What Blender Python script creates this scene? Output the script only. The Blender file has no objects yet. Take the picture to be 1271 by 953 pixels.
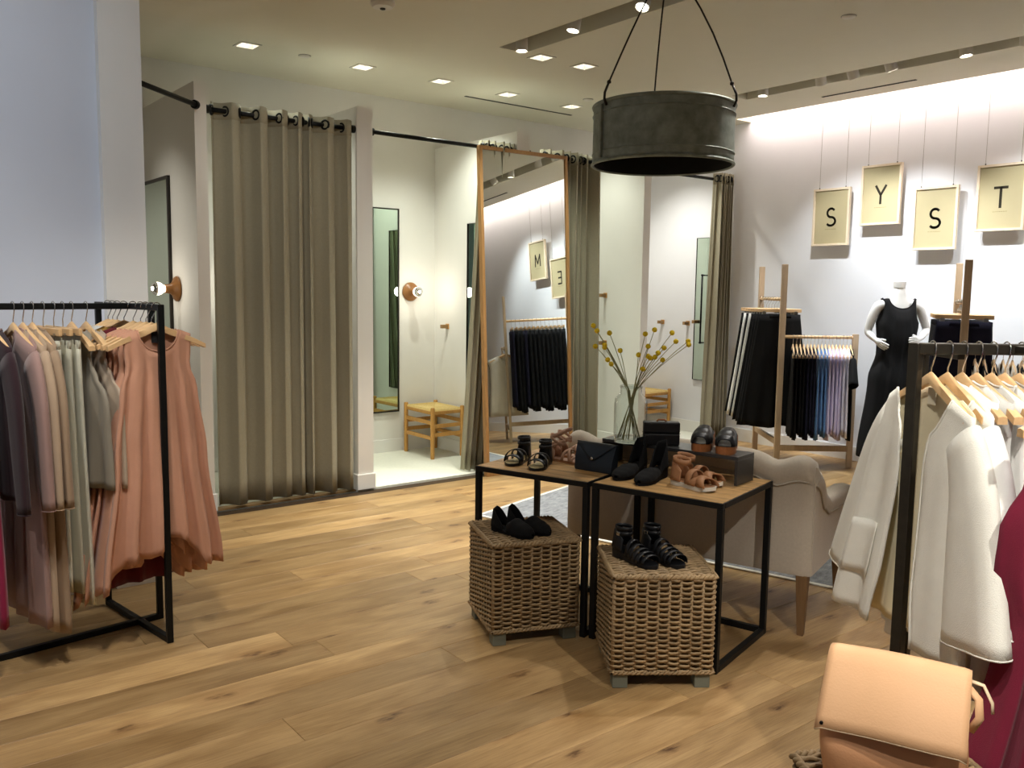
import bpy, bmesh, math, random
from math import sin, cos, pi, sqrt, radians, atan2, hypot
from mathutils import Vector, Matrix, Quaternion

random.seed(11)
SC = bpy.context.scene
COL = SC.collection

# ------------------------------------------------------------------ camera
cam_data = bpy.data.cameras.new('camera')
cam_data.sensor_fit = 'HORIZONTAL'
cam_data.sensor_width = 36.0
cam_data.lens = 36.0 * 1082.2 / 1271.0
cam_data.clip_start = 0.05
cam = bpy.data.objects.new('camera', cam_data)
COL.objects.link(cam)
cam.matrix_world = Matrix(((0.78723, 0.05505, -0.61420, 0.0),
                           (-0.61651, 0.09218, -0.78193, 0.0),
                           (0.01357, 0.99422, 0.10651, 1.53),
                           (0, 0, 0, 1)))
SC.camera = cam
vs = SC.view_settings
SC.display_settings.display_device = 'sRGB'
vs.view_transform = 'Standard'
vs.look = 'None'
vs.gamma = 1.0
vs.use_curve_mapping = False
vs.exposure = 0.2
try:
    SC.cycles.use_denoising = True
    SC.cycles.max_bounces = 8
    SC.cycles.diffuse_bounces = 4
    SC.cycles.glossy_bounces = 4
    SC.cycles.transmission_bounces = 8
    SC.cycles.caustics_reflective = False
    SC.cycles.caustics_refractive = False
except Exception:
    pass

# ------------------------------------------------------------------ world and lights
world = bpy.data.worlds.new('world')
SC.world = world
world.use_nodes = True
world.node_tree.nodes['Background'].inputs[0].default_value = (0.86, 0.92, 1.0, 1)
world.node_tree.nodes['Background'].inputs[1].default_value = 0.25


def aim(o, target):
    d = Vector(target) - o.location
    o.rotation_euler = d.to_track_quat('-Z', 'Y').to_euler()


def spot(name, loc, target, watts, cone=60, blend=0.6, col=(1.0, 0.93, 0.80), r=0.035):
    l = bpy.data.lights.new(name, 'SPOT')
    l.energy = watts
    l.spot_size = radians(cone)
    l.spot_blend = blend
    l.color = col
    l.shadow_soft_size = r
    o = bpy.data.objects.new(name, l)
    COL.objects.link(o)
    o.location = loc
    aim(o, target)
    return o


def area(name, loc, target, watts, sx, sy, col=(1, 1, 1)):
    l = bpy.data.lights.new(name, 'AREA')
    l.shape = 'RECTANGLE'
    l.size = sx
    l.size_y = sy
    l.energy = watts
    l.color = col
    o = bpy.data.objects.new(name, l)
    COL.objects.link(o)
    o.location = loc
    aim(o, target)
    return o


CEIL = 3.25
WARM = (1.0, 0.86, 0.66)
NEUT = (1.0, 0.95, 0.88)
COOL = (0.92, 0.96, 1.0)
# cool fill spots without fixtures, added to light the left wall
for x, w in ((-1.0, 48), (0.15, 52)):
    spot('added_wall_fill', (x, 2.7, CEIL - 0.03), (x + 0.15, 4.65, 2.0), w, 105, 0.9, (0.80, 0.89, 1.0))
# added fill spots without fixtures, lighting the floor, racks, flowers and curtain
FILL_SPOTS = [((0.6, 2.2), (0.7, 2.6, 0), 75, 75), ((0.3, 0.2), (0.9, 0.9, 0), 60, 75),
              ((2.0, 3.5), (2.5, 5.8, 1.2), 60, 75), ((2.3, 4.4), (2.3, 4.6, 0), 60, 75), ((0.8, 2.6), (1.05, 3.8, 0.9), 85, 60), ((-0.6, 2.8), (0.2, 3.9, 0.9), 65, 75),
              ((1.6, -0.4), (2.35, 1.0, 1.0), 190, 42), ((0.9, 0.5), (2.35, 1.05, 0.95), 155, 38), ((1.2, 1.2), (2.95, 2.85, 1.1), 55, 34), ((3.4, -0.8), (2.2, 0.7, 0.7), 50, 50), ((-1.5, -1.0), (-1.0, -0.8, 0), 90, 75), ((1.5, -2.4), (1.5, -2.2, 0), 90, 75)]
for i, (p, t, w, cone) in enumerate(FILL_SPOTS):
    spot('added_fill_light', (p[0], p[1], CEIL - 0.03), t, w, cone, 0.7, NEUT)
# heads of the left track
TRACK_L = [((3.99, 5.02), (3.95, 4.95, 0), 150), ((3.95, 4.42), (3.4, 4.6, 0), 90), ((3.97, 3.82), (2.5, 3.3, 0), 90),
           ((3.95, 2.75), (2.3, 1.5, 0), 110), ((3.95, 1.8), (2.4, 0.8, 0.5), 100)]
# heads of the right track, aimed at the poster wall
TRACK_R = [((6.44, 4.76), (6.35, 4.80, 0), 70), ((6.44, 4.21), (7.45, 4.45, 1.4), 95), ((6.44, 3.93), (7.45, 3.75, 1.3), 130),
           ((6.44, 3.62), (7.1, 3.2, 1.3), 85), ((6.44, 3.06), (6.5, 2.75, 0.5), 60), ((6.44, 2.66), (7.45, 2.95, 1.5), 105),
           ((6.44, 1.9), (7.45, 2.15, 1.6), 120)]
for (p, t, w) in TRACK_L:
    d = (Vector(t) - Vector((p[0], p[1], CEIL))).normalized()
    spot('track_light', Vector((p[0], p[1], CEIL + 0.03)) + d * 0.085, t, w, 62, 0.6, NEUT)
for (p, t, w) in TRACK_R:
    d = (Vector(t) - Vector((p[0], p[1], CEIL))).normalized()
    spot('track_light', Vector((p[0], p[1], CEIL + 0.03)) + d * 0.085, t, w, 70, 0.8, (0.93, 0.97, 1.0))
# square downlights: five over the booths, two in front of them
DOWN = [(2.475, 6.27, 45), (3.40, 6.27, 55), (4.117, 6.25, 100), (4.832, 6.27, 55), (5.588, 6.27, 70), (4.269, 5.136, 90), (4.68, 5.116, 90)]
for x, y, w in DOWN:
    spot('downlight_light', (x, y, CEIL - 0.01), (x, y - 0.02, 0), w, 110, 0.9, (0.95, 1.0, 0.87))
spot('downlight_light', (6.7, 6.3, CEIL - 0.03), (6.8, 6.4, 0), 130, 110, 0.9, (1.0, 0.98, 0.90))
spot('downlight_light', (1.2, 6.4, CEIL - 0.03), (1.2, 6.4, 0), 60, 95, 0.8, (1.0, 0.95, 0.84))
# light strip in the cove above the poster wall
for cy in (4.3, 1.4, -1.5):
    area('cove_light', (7.30, cy, CEIL + 0.13), (7.42, cy, CEIL - 1.2), 16, 2.9, 0.06, (1.0, 0.86, 0.84)).data.spread = radians(150)

# ------------------------------------------------------------------ materials
MATS = {}


def lin(c):
    return tuple(((x / 255.0) / 12.92 if x / 255.0 <= 0.04045 else ((x / 255.0 + 0.055) / 1.055) ** 2.4) for x in c)


def mat(name, rgb, rough=0.6, metal=0.0, var=0.12, vscale=6.0, bump=0.0, bscale=120.0, stretch=(1, 1, 1), spec=0.4,
        rnd=0.0, sheen=0.0, emit=None, estr=0.0, trans=0.0, ior=1.45, weave=0.0, wscale=400.0, coat=0.0):
    if name in MATS:
        return MATS[name]
    m = bpy.data.materials.new(name)
    m.use_nodes = True
    N = m.node_tree.nodes
    L = m.node_tree.links
    p = N['Principled BSDF']
    base = lin(rgb)
    p.inputs['Roughness'].default_value = rough
    p.inputs['Metallic'].default_value = metal
    p.inputs['Specular IOR Level'].default_value = spec
    p.inputs['IOR'].default_value = ior
    p.inputs['Transmission Weight'].default_value = trans
    p.inputs['Sheen Weight'].default_value = sheen
    p.inputs['Coat Weight'].default_value = coat
    tc = N.new('ShaderNodeTexCoord')
    mp = N.new('ShaderNodeMapping')
    mp.inputs['Scale'].default_value = stretch
    oi = N.new('ShaderNodeObjectInfo')
    L.new(tc.outputs['Object'], mp.inputs['Vector'])
    add = N.new('ShaderNodeVectorMath')
    add.operation = 'ADD'
    sc = N.new('ShaderNodeVectorMath')
    sc.operation = 'SCALE'
    cb = N.new('ShaderNodeCombineXYZ')
    for k in range(3):
        L.new(oi.outputs['Random'], cb.inputs[k])
    L.new(cb.outputs[0], sc.inputs[0])
    sc.inputs['Scale'].default_value = 37.0
    L.new(mp.outputs[0], add.inputs[0])
    L.new(sc.outputs[0], add.inputs[1])
    ns = N.new('ShaderNodeTexNoise')
    ns.inputs['Scale'].default_value = vscale
    ns.inputs['Detail'].default_value = 5
    ns.inputs['Roughness'].default_value = 0.6
    L.new(add.outputs[0], ns.inputs['Vector'])
    rp = N.new('ShaderNodeValToRGB')
    rp.color_ramp.elements[0].position = 0.28
    rp.color_ramp.elements[1].position = 0.72
    rp.color_ramp.elements[0].color = tuple(x * (1 - var) for x in base) + (1,)
    rp.color_ramp.elements[1].color = tuple(min(1, x * (1 + var)) for x in base) + (1,)
    L.new(ns.outputs['Fac'], rp.inputs['Fac'])
    out = rp.outputs['Color']
    if rnd:
        hs = N.new('ShaderNodeHueSaturation')
        mr = N.new('ShaderNodeMapRange')
        mr.inputs['To Min'].default_value = 1 - rnd
        mr.inputs['To Max'].default_value = 1 + rnd
        L.new(oi.outputs['Random'], mr.inputs['Value'])
        L.new(mr.outputs[0], hs.inputs['Value'])
        L.new(out, hs.inputs['Color'])
        out = hs.outputs['Color']
    L.new(out, p.inputs['Base Color'])
    nrm = None
    if bump:
        bn = N.new('ShaderNodeTexNoise')
        bn.inputs['Scale'].default_value = bscale
        bn.inputs['Detail'].default_value = 3
        L.new(add.outputs[0], bn.inputs['Vector'])
        b = N.new('ShaderNodeBump')
        b.inputs['Strength'].default_value = bump
        b.inputs['Distance'].default_value = 0.004
        L.new(bn.outputs['Fac'], b.inputs['Height'])
        nrm = b.outputs[0]
    if weave:
        w1 = N.new('ShaderNodeTexWave')
        w1.bands_direction = 'Z'
        w1.inputs['Scale'].default_value = wscale
        w1.inputs['Distortion'].default_value = 1.5
        w1.inputs['Detail'].default_value = 1
        L.new(tc.outputs['Object'], w1.inputs['Vector'])
        b2 = N.new('ShaderNodeBump')
        b2.inputs['Strength'].default_value = weave
        b2.inputs['Distance'].default_value = 0.002
        L.new(w1.outputs['Fac'], b2.inputs['Height'])
        if nrm:
            L.new(nrm, b2.inputs['Normal'])
        nrm = b2.outputs[0]
    if nrm:
        L.new(nrm, p.inputs['Normal'])
    if emit:
        p.inputs['Emission Color'].default_value = (*lin(emit), 1)
        p.inputs['Emission Strength'].default_value = estr
    MATS[name] = m
    return m


def plank_material():
    m = bpy.data.materials.new('oak_plank')
    m.use_nodes = True
    N = m.node_tree.nodes
    L = m.node_tree.links
    p = N['Principled BSDF']
    tc = N.new('ShaderNodeTexCoord')
    oi = N.new('ShaderNodeObjectInfo')
    off = N.new('ShaderNodeCombineXYZ')
    mul = N.new('ShaderNodeMath'); mul.operation = 'MULTIPLY'; mul.inputs[1].default_value = 93.0
    L.new(oi.outputs['Random'], mul.inputs[0])
    for k in range(3):
        L.new(mul.outputs[0], off.inputs[k])
    add = N.new('ShaderNodeVectorMath'); add.operation = 'ADD'
    L.new(tc.outputs['Object'], add.inputs[0]); L.new(off.outputs[0], add.inputs[1])

    def mapped(s):
        mp = N.new('ShaderNodeMapping'); mp.inputs['Scale'].default_value = s
        L.new(add.outputs[0], mp.inputs['Vector'])
        return mp.outputs[0]

    def noise(vec, scale, detail=5, rough=0.6, dist=0.0):
        n = N.new('ShaderNodeTexNoise')
        n.inputs['Scale'].default_value = scale; n.inputs['Detail'].default_value = detail
        n.inputs['Roughness'].default_value = rough; n.inputs['Distortion'].default_value = dist
        L.new(vec, n.inputs['Vector'])
        return n.outputs['Fac']

    def ramp(fac, a, b, p0=0.3, p1=0.7):
        r = N.new('ShaderNodeValToRGB')
        r.color_ramp.elements[0].position = p0; r.color_ramp.elements[1].position = p1
        r.color_ramp.elements[0].color = a + (1,); r.color_ramp.elements[1].color = b + (1,)
        L.new(fac, r.inputs['Fac'])
        return r

    def mix(fac, a, b, mode='MIX'):
        mx = N.new('ShaderNodeMix'); mx.data_type = 'RGBA'; mx.blend_type = mode
        if isinstance(fac, float):
            mx.inputs[0].default_value = fac
        else:
            L.new(fac, mx.inputs[0])
        L.new(a, mx.inputs[6]); L.new(b, mx.inputs[7])
        return mx.outputs[2]
    big = noise(mapped((1.3, 5, 1)), 1.6, 3, 0.5, 0.6)
    r1 = ramp(big, lin((160, 128, 84)), lin((198, 166, 118)), 0.32, 0.68)
    grain = noise(mapped((2.0, 46, 1)), 3.0, 6, 0.65, 0.8)
    r2 = ramp(grain, lin((150, 118, 80)), lin((255, 250, 238)), 0.25, 0.62)
    c1 = mix(0.5, r1.outputs[0], r2.outputs[0], 'MULTIPLY')
    grey = ramp(noise(mapped((0.9, 2.2, 1)), 1.1, 2), (0, 0, 0), (1, 1, 1), 0.45, 0.8)
    gcol = N.new('ShaderNodeRGB'); gcol.outputs[0].default_value = (*lin((160, 136, 106)), 1)
    gf = N.new('ShaderNodeMath'); gf.operation = 'MULTIPLY'; gf.inputs[1].default_value = 0.125
    L.new(grey.outputs[0], gf.inputs[0])
    c2 = mix(gf.outputs[0], c1, gcol.outputs[0])
    # knots and dark cracks
    vo = N.new('ShaderNodeTexVoronoi'); vo.feature = 'F1'; vo.voronoi_dimensions = '2D'
    vo.inputs['Scale'].default_value = 1.6
    wv = N.new('ShaderNodeVectorMath'); wv.operation = 'ADD'
    nv = N.new('ShaderNodeTexNoise'); nv.inputs['Scale'].default_value = 9; nv.inputs['Detail'].default_value = 3
    L.new(add.outputs[0], nv.inputs['Vector'])
    nsx = N.new('ShaderNodeVectorMath'); nsx.operation = 'SCALE'; nsx.inputs['Scale'].default_value = 0.10
    L.new(nv.outputs['Color'], nsx.inputs[0])
    L.new(mapped((1.0, 2.1, 1)), wv.inputs[0]); L.new(nsx.outputs[0], wv.inputs[1])
    L.new(wv.outputs[0], vo.inputs['Vector'])
    kr = ramp(vo.outputs['Distance'], (1, 1, 1), (0, 0, 0), 0.03, 0.10)
    kd = N.new('ShaderNodeRGB'); kd.outputs[0].default_value = (*lin((58, 38, 20)), 1)
    kg = N.new('ShaderNodeMath'); kg.operation = 'MULTIPLY'
    kn = ramp(noise(mapped((9, 30, 1)), 2.2, 4), (0.15, 0.15, 0.15), (1, 1, 1), 0.38, 0.62)
    L.new(kr.outputs[0], kg.inputs[0]); L.new(kn.outputs[0], kg.inputs[1])
    c3 = mix(kg.outputs[0], c2, kd.outputs[0])
    halo = ramp(vo.outputs['Distance'], (1, 1, 1), (0, 0, 0), 0.05, 0.24)
    hf = N.new('ShaderNodeMath'); hf.operation = 'MULTIPLY'; hf.inputs[1].default_value = 0.22
    L.new(halo.outputs[0], hf.inputs[0])
    hd = N.new('ShaderNodeRGB'); hd.outputs[0].default_value = (*lin((140, 92, 48)), 1)
    c4 = mix(hf.outputs[0], c3, hd.outputs[0])
    hs = N.new('ShaderNodeHueSaturation')
    mr = N.new('ShaderNodeMapRange'); mr.inputs['To Min'].default_value = 0.70; mr.inputs['To Max'].default_value = 1.14
    L.new(oi.outputs['Random'], mr.inputs['Value']); L.new(mr.outputs[0], hs.inputs['Value'])
    hs.inputs['Saturation'].default_value = 1.0
    L.new(c4, hs.inputs['Color'])
    L.new(hs.outputs[0], p.inputs['Base Color'])
    p.inputs['Roughness'].default_value = 0.42
    p.inputs['Specular IOR Level'].default_value = 0.35
    b = N.new('ShaderNodeBump'); b.inputs['Strength'].default_value = 0.18; b.inputs['Distance'].default_value = 0.002
    L.new(grain, b.inputs['Height']); L.new(b.outputs[0], p.inputs['Normal'])
    return m


M_WALL = mat('wall_paint', (226, 224, 218), 0.75, var=0.01, bump=0.03, bscale=90)
M_WALLR = mat('wall_paint_cool', (226, 227, 230), 0.75, var=0.01, bump=0.03, bscale=90)
M_WALLB = mat('wall_paint_cool_light', (208, 212, 221), 0.75, var=0.01, bump=0.03, bscale=90)  # blue-grey tint puts the cool light on the left wall into its colour
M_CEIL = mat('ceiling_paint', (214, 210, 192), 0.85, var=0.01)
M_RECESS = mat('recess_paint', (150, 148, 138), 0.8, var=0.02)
M_BASE = mat('baseboard_paint', (232, 231, 226), 0.5, var=0.01)
M_OAK = plank_material()
M_SUB = mat('subfloor', (60, 44, 26), 0.8)
M_CREAM = mat('booth_floor', (222, 222, 208), 0.85, var=0.04, vscale=40, bump=0.15, bscale=300)
M_IRON = mat('black_iron', (26, 27, 27), 0.45, 0.5, var=0.15, vscale=30)
M_IRON2 = mat('bronze_iron', (58, 54, 46), 0.42, 0.6, var=0.15, vscale=30)
M_STEEL = mat('steel', (150, 148, 142), 0.28, 1.0, var=0.05)
M_CHROME = mat('chrome', (200, 200, 200), 0.15, 1.0, var=0.02)
M_HANG = mat('hanger_wood', (222, 184, 134), 0.45, var=0.10, vscale=5, stretch=(2, 12, 12), rnd=0.08)
M_HANG2 = mat('hanger_wood_pale', (226, 192, 146), 0.5, var=0.08, vscale=5, stretch=(2, 12, 12), rnd=0.06)
M_RACKW = mat('rack_wood', (198, 174, 144), 0.5, var=0.12, vscale=4, stretch=(14, 14, 1.5))
M_OAKF = mat('mirror_frame_oak', (166, 124, 76), 0.45, var=0.14, vscale=4, stretch=(14, 14, 1.2))
M_STOOL = mat('stool_oak', (196, 146, 78), 0.45, var=0.12, vscale=5, stretch=(10, 10, 1.5))
M_CORD = mat('paper_cord', (226, 200, 134), 0.8, var=0.12, vscale=60, bump=0.5, bscale=250)
M_TABLE = mat('table_top_wood', (172, 136, 88), 0.36, var=0.55, vscale=4, stretch=(1.6, 9, 4))
M_RISER = mat('riser_lacquer', (60, 60, 60), 0.28, 0.2, var=0.08, spec=0.5)
M_WICK = mat('rattan', (150, 126, 92), 0.6, var=0.35, vscale=14, bump=0.3, bscale=160)
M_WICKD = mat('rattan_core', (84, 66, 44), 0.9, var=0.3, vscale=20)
M_FOOT = mat('grey_green_paint', (110, 112, 98), 0.55, var=0.05)
M_SOFA = mat('sofa_linen', (186, 176, 160), 0.9, var=0.06, vscale=90, bump=0.35, bscale=420, sheen=0.2)
M_SOFAP = mat('sofa_piping', (170, 160, 144), 0.9, var=0.06, vscale=90)
M_SLEG = mat('sofa_leg_wood', (116, 88, 58), 0.5, var=0.15, vscale=5, stretch=(12, 12, 1.5))
M_CURT = mat('curtain_linen', (156, 150, 128), 0.95, var=0.05, vscale=70, bump=0.3, bscale=380, sheen=0.1)
M_RUG = mat('rug_wool', (150, 152, 158), 0.95, var=0.35, vscale=16, bump=0.8, bscale=200, stretch=(3, 1, 1))
M_FRINGE = mat('rug_binding', (225, 222, 214), 0.9, var=0.1)
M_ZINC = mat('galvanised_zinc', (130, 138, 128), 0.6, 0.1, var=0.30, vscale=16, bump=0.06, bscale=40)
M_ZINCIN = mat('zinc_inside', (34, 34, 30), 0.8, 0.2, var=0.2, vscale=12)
M_ROPE = mat('dark_wire', (38, 32, 24), 0.6, 0.3)
M_MIRROR = mat('mirror_glass', (232, 238, 234), 0.0, 1.0, var=0.0)
M_MIRRORG = mat('mirror_glass_green', (198, 216, 204), 0.0, 1.0, var=0.0)
M_MFRAME = mat('thin_black_frame', (40, 36, 32), 0.4, 0.3)
M_PEG = mat('peg_oak', (150, 118, 76), 0.5, var=0.12, vscale=8)
M_SCONCE = mat('sconce_wood', (146, 100, 56), 0.35, var=0.15, vscale=8)
M_BULB = mat('bulb_glow', (255, 246, 230), 0.3, emit=(255, 240, 215), estr=5.0)
M_CAP = mat('bulb_silver_cap', (220, 220, 220), 0.08, 1.0, var=0.0)
M_LENS = mat('lamp_lens', (255, 252, 240), 0.3, emit=(255, 248, 232), estr=14.0)
M_LENSD = mat('lamp_lens_soft', (255, 252, 240), 0.3, emit=(255, 246, 226), estr=7.0)
M_LEDS = mat('led_strip', (255, 240, 235), 0.3, emit=(255, 234, 226), estr=16.0)
M_WHITEM = mat('white_metal', (210, 206, 196), 0.4, 0.0, var=0.01)
M_DARK = mat('dark_slot', (56, 54, 48), 0.8)
M_FRAMEP = mat('poster_frame_wood', (228, 211, 184), 0.5, var=0.06, vscale=5, stretch=(8, 8, 2))
M_PRINT = mat('poster_print', (184, 172, 136), 0.35, var=0.03, vscale=3, spec=0.5)
M_INK = mat('poster_ink', (40, 34, 20), 0.6, var=0.05)
M_INK2 = mat('caption_ink', (150, 138, 96), 0.6, var=0.05)
M_GLASS = bpy.data.materials.new('thin_clear_glass')
M_GLASS.use_nodes = True
_n, _l = M_GLASS.node_tree.nodes, M_GLASS.node_tree.links
for _x in list(_n):
    if _x.type != 'OUTPUT_MATERIAL':
        _n.remove(_x)
_t = _n.new('ShaderNodeBsdfTransparent'); _t.inputs['Color'].default_value = (0.90, 0.93, 0.915, 1)
_g = _n.new('ShaderNodeBsdfGlossy'); _g.inputs['Roughness'].default_value = 0.03
_w = _n.new('ShaderNodeLayerWeight'); _w.inputs['Blend'].default_value = 0.5
_p = _n.new('ShaderNodeMath'); _p.operation = 'POWER'; _p.inputs[1].default_value = 2.4
_l.new(_w.outputs['Facing'], _p.inputs[0])
_f = _n.new('ShaderNodeMath'); _f.operation = 'MULTIPLY_ADD'; _f.inputs[1].default_value = 0.85; _f.inputs[2].default_value = 0.05
_l.new(_p.outputs[0], _f.inputs[0])
_m = _n.new('ShaderNodeMixShader')
_l.new(_f.outputs[0], _m.inputs[0]); _l.new(_t.outputs[0], _m.inputs[1]); _l.new(_g.outputs[0], _m.inputs[2])
_l.new(_m.outputs[0], [x for x in _n if x.type == 'OUTPUT_MATERIAL'][0].inputs['Surface'])
M_STEM = mat('dry_stem', (150, 146, 100), 0.7, var=0.15)
M_YEL = mat('yellow_flower', (242, 206, 42), 0.8, var=0.2, vscale=120, bump=0.8, bscale=500, rnd=0.12)
M_BLEATH = mat('black_leather', (20, 21, 24), 0.38, var=0.2, vscale=20, bump=0.15, bscale=160)
M_BSUEDE = mat('black_suede', (9, 9, 10), 0.95, var=0.2, vscale=30, bump=0.3, bscale=400)
M_NAVYL = mat('blue_black_leather', (32, 40, 48), 0.34, var=0.12, vscale=8, bump=0.12, bscale=130)
M_TANL = mat('tan_leather', (164, 118, 82), 0.55, var=0.12, vscale=14, bump=0.15, bscale=180)
M_NUDE = mat('nude_leather', (176, 140, 116), 0.5, var=0.12, vscale=14)
M_WSOLE = mat('white_rubber', (226, 222, 210), 0.6, var=0.04)
M_CLOGW = mat('clog_wood', (158, 100, 58), 0.5, var=0.2, vscale=6, stretch=(2, 10, 10))
M_INSOLE = mat('insole', (196, 178, 130), 0.6, var=0.08)
M_MANN = mat('mannequin_white', (236, 236, 232), 0.35, var=0.005)
M_BAG = mat('bag_leather', (228, 180, 134), 0.6, var=0.05, vscale=5, bump=0.12, bscale=220)
M_BAG2 = mat('bag_leather_body', (210, 154, 110), 0.62, var=0.07, vscale=5, bump=0.14, bscale=200)
M_EDGE = mat('bag_edge', (230, 206, 170), 0.7)


def cloth(name, rgb, var=0.05, bump=0.25, rough=0.92, sheen=0.15):
    return mat('cloth_' + name, rgb, rough, var=var, vscale=9, bump=bump, bscale=420, sheen=sheen)


# ------------------------------------------------------------------ geometry helpers
class MB:
    def __init__(self):
        self.v = []
        self.f = []

    def add(self, vs, fs):
        n = len(self.v)
        self.v += [tuple(p) for p in vs]
        self.f += [tuple(i + n for i in f) for f in fs]
        return self

    def box(self, x0, x1, y0, y1, z0, z1):
        return self.add([(x0, y0, z0), (x1, y0, z0), (x1, y1, z0), (x0, y1, z0), (x0, y0, z1), (x1, y0, z1), (x1, y1, z1), (x0, y1, z1)],
                        [(0, 3, 2, 1), (4, 5, 6, 7), (0, 1, 5, 4), (1, 2, 6, 5), (2, 3, 7, 6), (3, 0, 4, 7)])

    def cbox(self, c, s, rz=0.0):
        ca, sa = cos(rz), sin(rz)
        P = []
        for z in (-.5, .5):
            for x, y in ((-.5, -.5), (.5, -.5), (.5, .5), (-.5, .5)):
                X, Y = x * s[0], y * s[1]
                P.append((c[0] + X * ca - Y * sa, c[1] + X * sa + Y * ca, c[2] + z * s[2]))
        return self.add(P, [(0, 3, 2, 1), (4, 5, 6, 7), (0, 1, 5, 4), (1, 2, 6, 5), (2, 3, 7, 6), (3, 0, 4, 7)])

    def beam(self, p, q, w, h, up=(0, 0, 1)):
        """box from p to q, w across and h along UP"""
        p, q = Vector(p), Vector(q)
        d = (q - p).normalized()
        u = Vector(up)
        s = d.cross(u)
        if s.length < 1e-4:
            s = d.cross(Vector((1, 0, 0)))
        s.normalize()
        u = s.cross(d).normalized()
        P = []
        for e in (p, q):
            for a, b in ((-.5, -.5), (.5, -.5), (.5, .5), (-.5, .5)):
                P.append(e + s * (a * w) + u * (b * h))
        return self.add(P, [(0, 3, 2, 1), (4, 5, 6, 7), (0, 1, 5, 4), (1, 2, 6, 5), (2, 3, 7, 6), (3, 0, 4, 7)])

    def loft(self, rings, closed=True, cap=True):
        n = len(rings[0])
        base = len(self.v)
        for r in rings:
            self.v += [tuple(p) for p in r]
        m = n if closed else n - 1
        for i in range(len(rings) - 1):
            for j in range(m):
                a = base + i * n + j
                b = base + i * n + (j + 1) % n
                self.f.append((a, b, b + n, a + n))
        if cap and closed:
            self.f.append(tuple(base + j for j in range(n))[::-1])
            k = base + (len(rings) - 1) * n
            self.f.append(tuple(k + j for j in range(n)))
        return self

    def tube(self, pts, r, n=8, cap=True, flat=1.0, up=None):
        pts = [Vector(p) for p in pts]
        rr = r if isinstance(r, (list, tuple)) else [r] * len(pts)
        t0 = (pts[1] - pts[0]).normalized()
        u = Vector(up) if up else (Vector((0, 0, 1)) if abs(t0.z) < 0.9 else Vector((1, 0, 0)))
        u = (u - t0 * u.dot(t0)).normalized()
        rings = []
        for i, p in enumerate(pts):
            t = (pts[min(i + 1, len(pts) - 1)] - pts[max(i - 1, 0)]).normalized()
            u = (u - t * u.dot(t)).normalized()
            w = t.cross(u)
            rings.append([p + (u * cos(2 * pi * k / n) * flat + w * sin(2 * pi * k / n)) * rr[i] for k in range(n)])
        return self.loft(rings, True, cap)

    def lathe(self, prof, n=24, mtx=None, closed=False):
        rings = []
        for r, z in prof:
            ring = [Vector((r * cos(2 * pi * k / n), r * sin(2 * pi * k / n), z)) for k in range(n)]
            if mtx is not None:
                ring = [mtx @ p for p in ring]
            rings.append(ring)
        return self.loft(rings, True, not closed)

    def build(self, name, m, parent=None, smooth=False, bevel=0.0, solid=0.0, sub=0, loc=None, rz=None, weld=False, angle=None):
        me = bpy.data.meshes.new(name)
        me.from_pydata([tuple(p) for p in self.v], [], self.f)
        bm = bmesh.new()
        bm.from_mesh(me)
        if weld:
            bmesh.ops.remove_doubles(bm, verts=bm.verts, dist=0.0004)
        bmesh.ops.recalc_face_normals(bm, faces=bm.faces)
        bm.to_mesh(me)
        bm.free()
        me.materials.append(m)
        if smooth:
            me.polygons.foreach_set('use_smooth', [True] * len(me.polygons))
            if angle:
                try:
                    me.set_sharp_from_angle(angle=radians(angle))
                except Exception:
                    pass
        o = bpy.data.objects.new(name, me)
        COL.objects.link(o)
        if parent is not None:
            o.parent = parent
        if loc is not None:
            o.location = loc
        if rz is not None:
            o.rotation_euler = (0, 0, rz)
        if solid:
            md = o.modifiers.new('thickness', 'SOLIDIFY')
            md.thickness = solid
            md.offset = 0
        if bevel:
            md = o.modifiers.new('edge', 'BEVEL')
            md.width = bevel
            md.segments = 2
            md.limit_method = 'ANGLE'
        if sub:
            md = o.modifiers.new('round', 'SUBSURF')
            md.levels = sub
            md.render_levels = sub
        return o


def tag(o, label=None, cat=None, group=None, kind=None):
    if label:
        o['label'] = label
    if cat:
        o['category'] = cat
    if group:
        o['group'] = group
    if kind:
        o['kind'] = kind
    return o


def thing(name, label, cat, loc=(0, 0, 0), rz=0.0, group=None):
    o = bpy.data.objects.new(name, None)
    o.empty_display_size = 0.1
    COL.objects.link(o)
    o.location = loc
    o.rotation_euler = (0, 0, rz)
    return tag(o, label, cat, group)


def struct(name, mb, m, parent=None, **kw):
    o = mb.build(name, m, parent, **kw)
    if parent is None:
        o['kind'] = 'structure'
    return o


def dup(root, loc, rz, label=None, group=None, mat_of=None):
    r = root.copy()
    COL.objects.link(r)
    r.location = loc
    r.rotation_euler = (0, 0, rz)
    if label:
        r['label'] = label
    if group:
        r['group'] = group
    elif 'group' in r:
        del r['group']
    for ch in list(root.children):
        c = ch.copy()
        COL.objects.link(c)
        c.parent = r
        for g in list(ch.children):
            d = g.copy()
            COL.objects.link(d)
            d.parent = c
    return r


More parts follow.
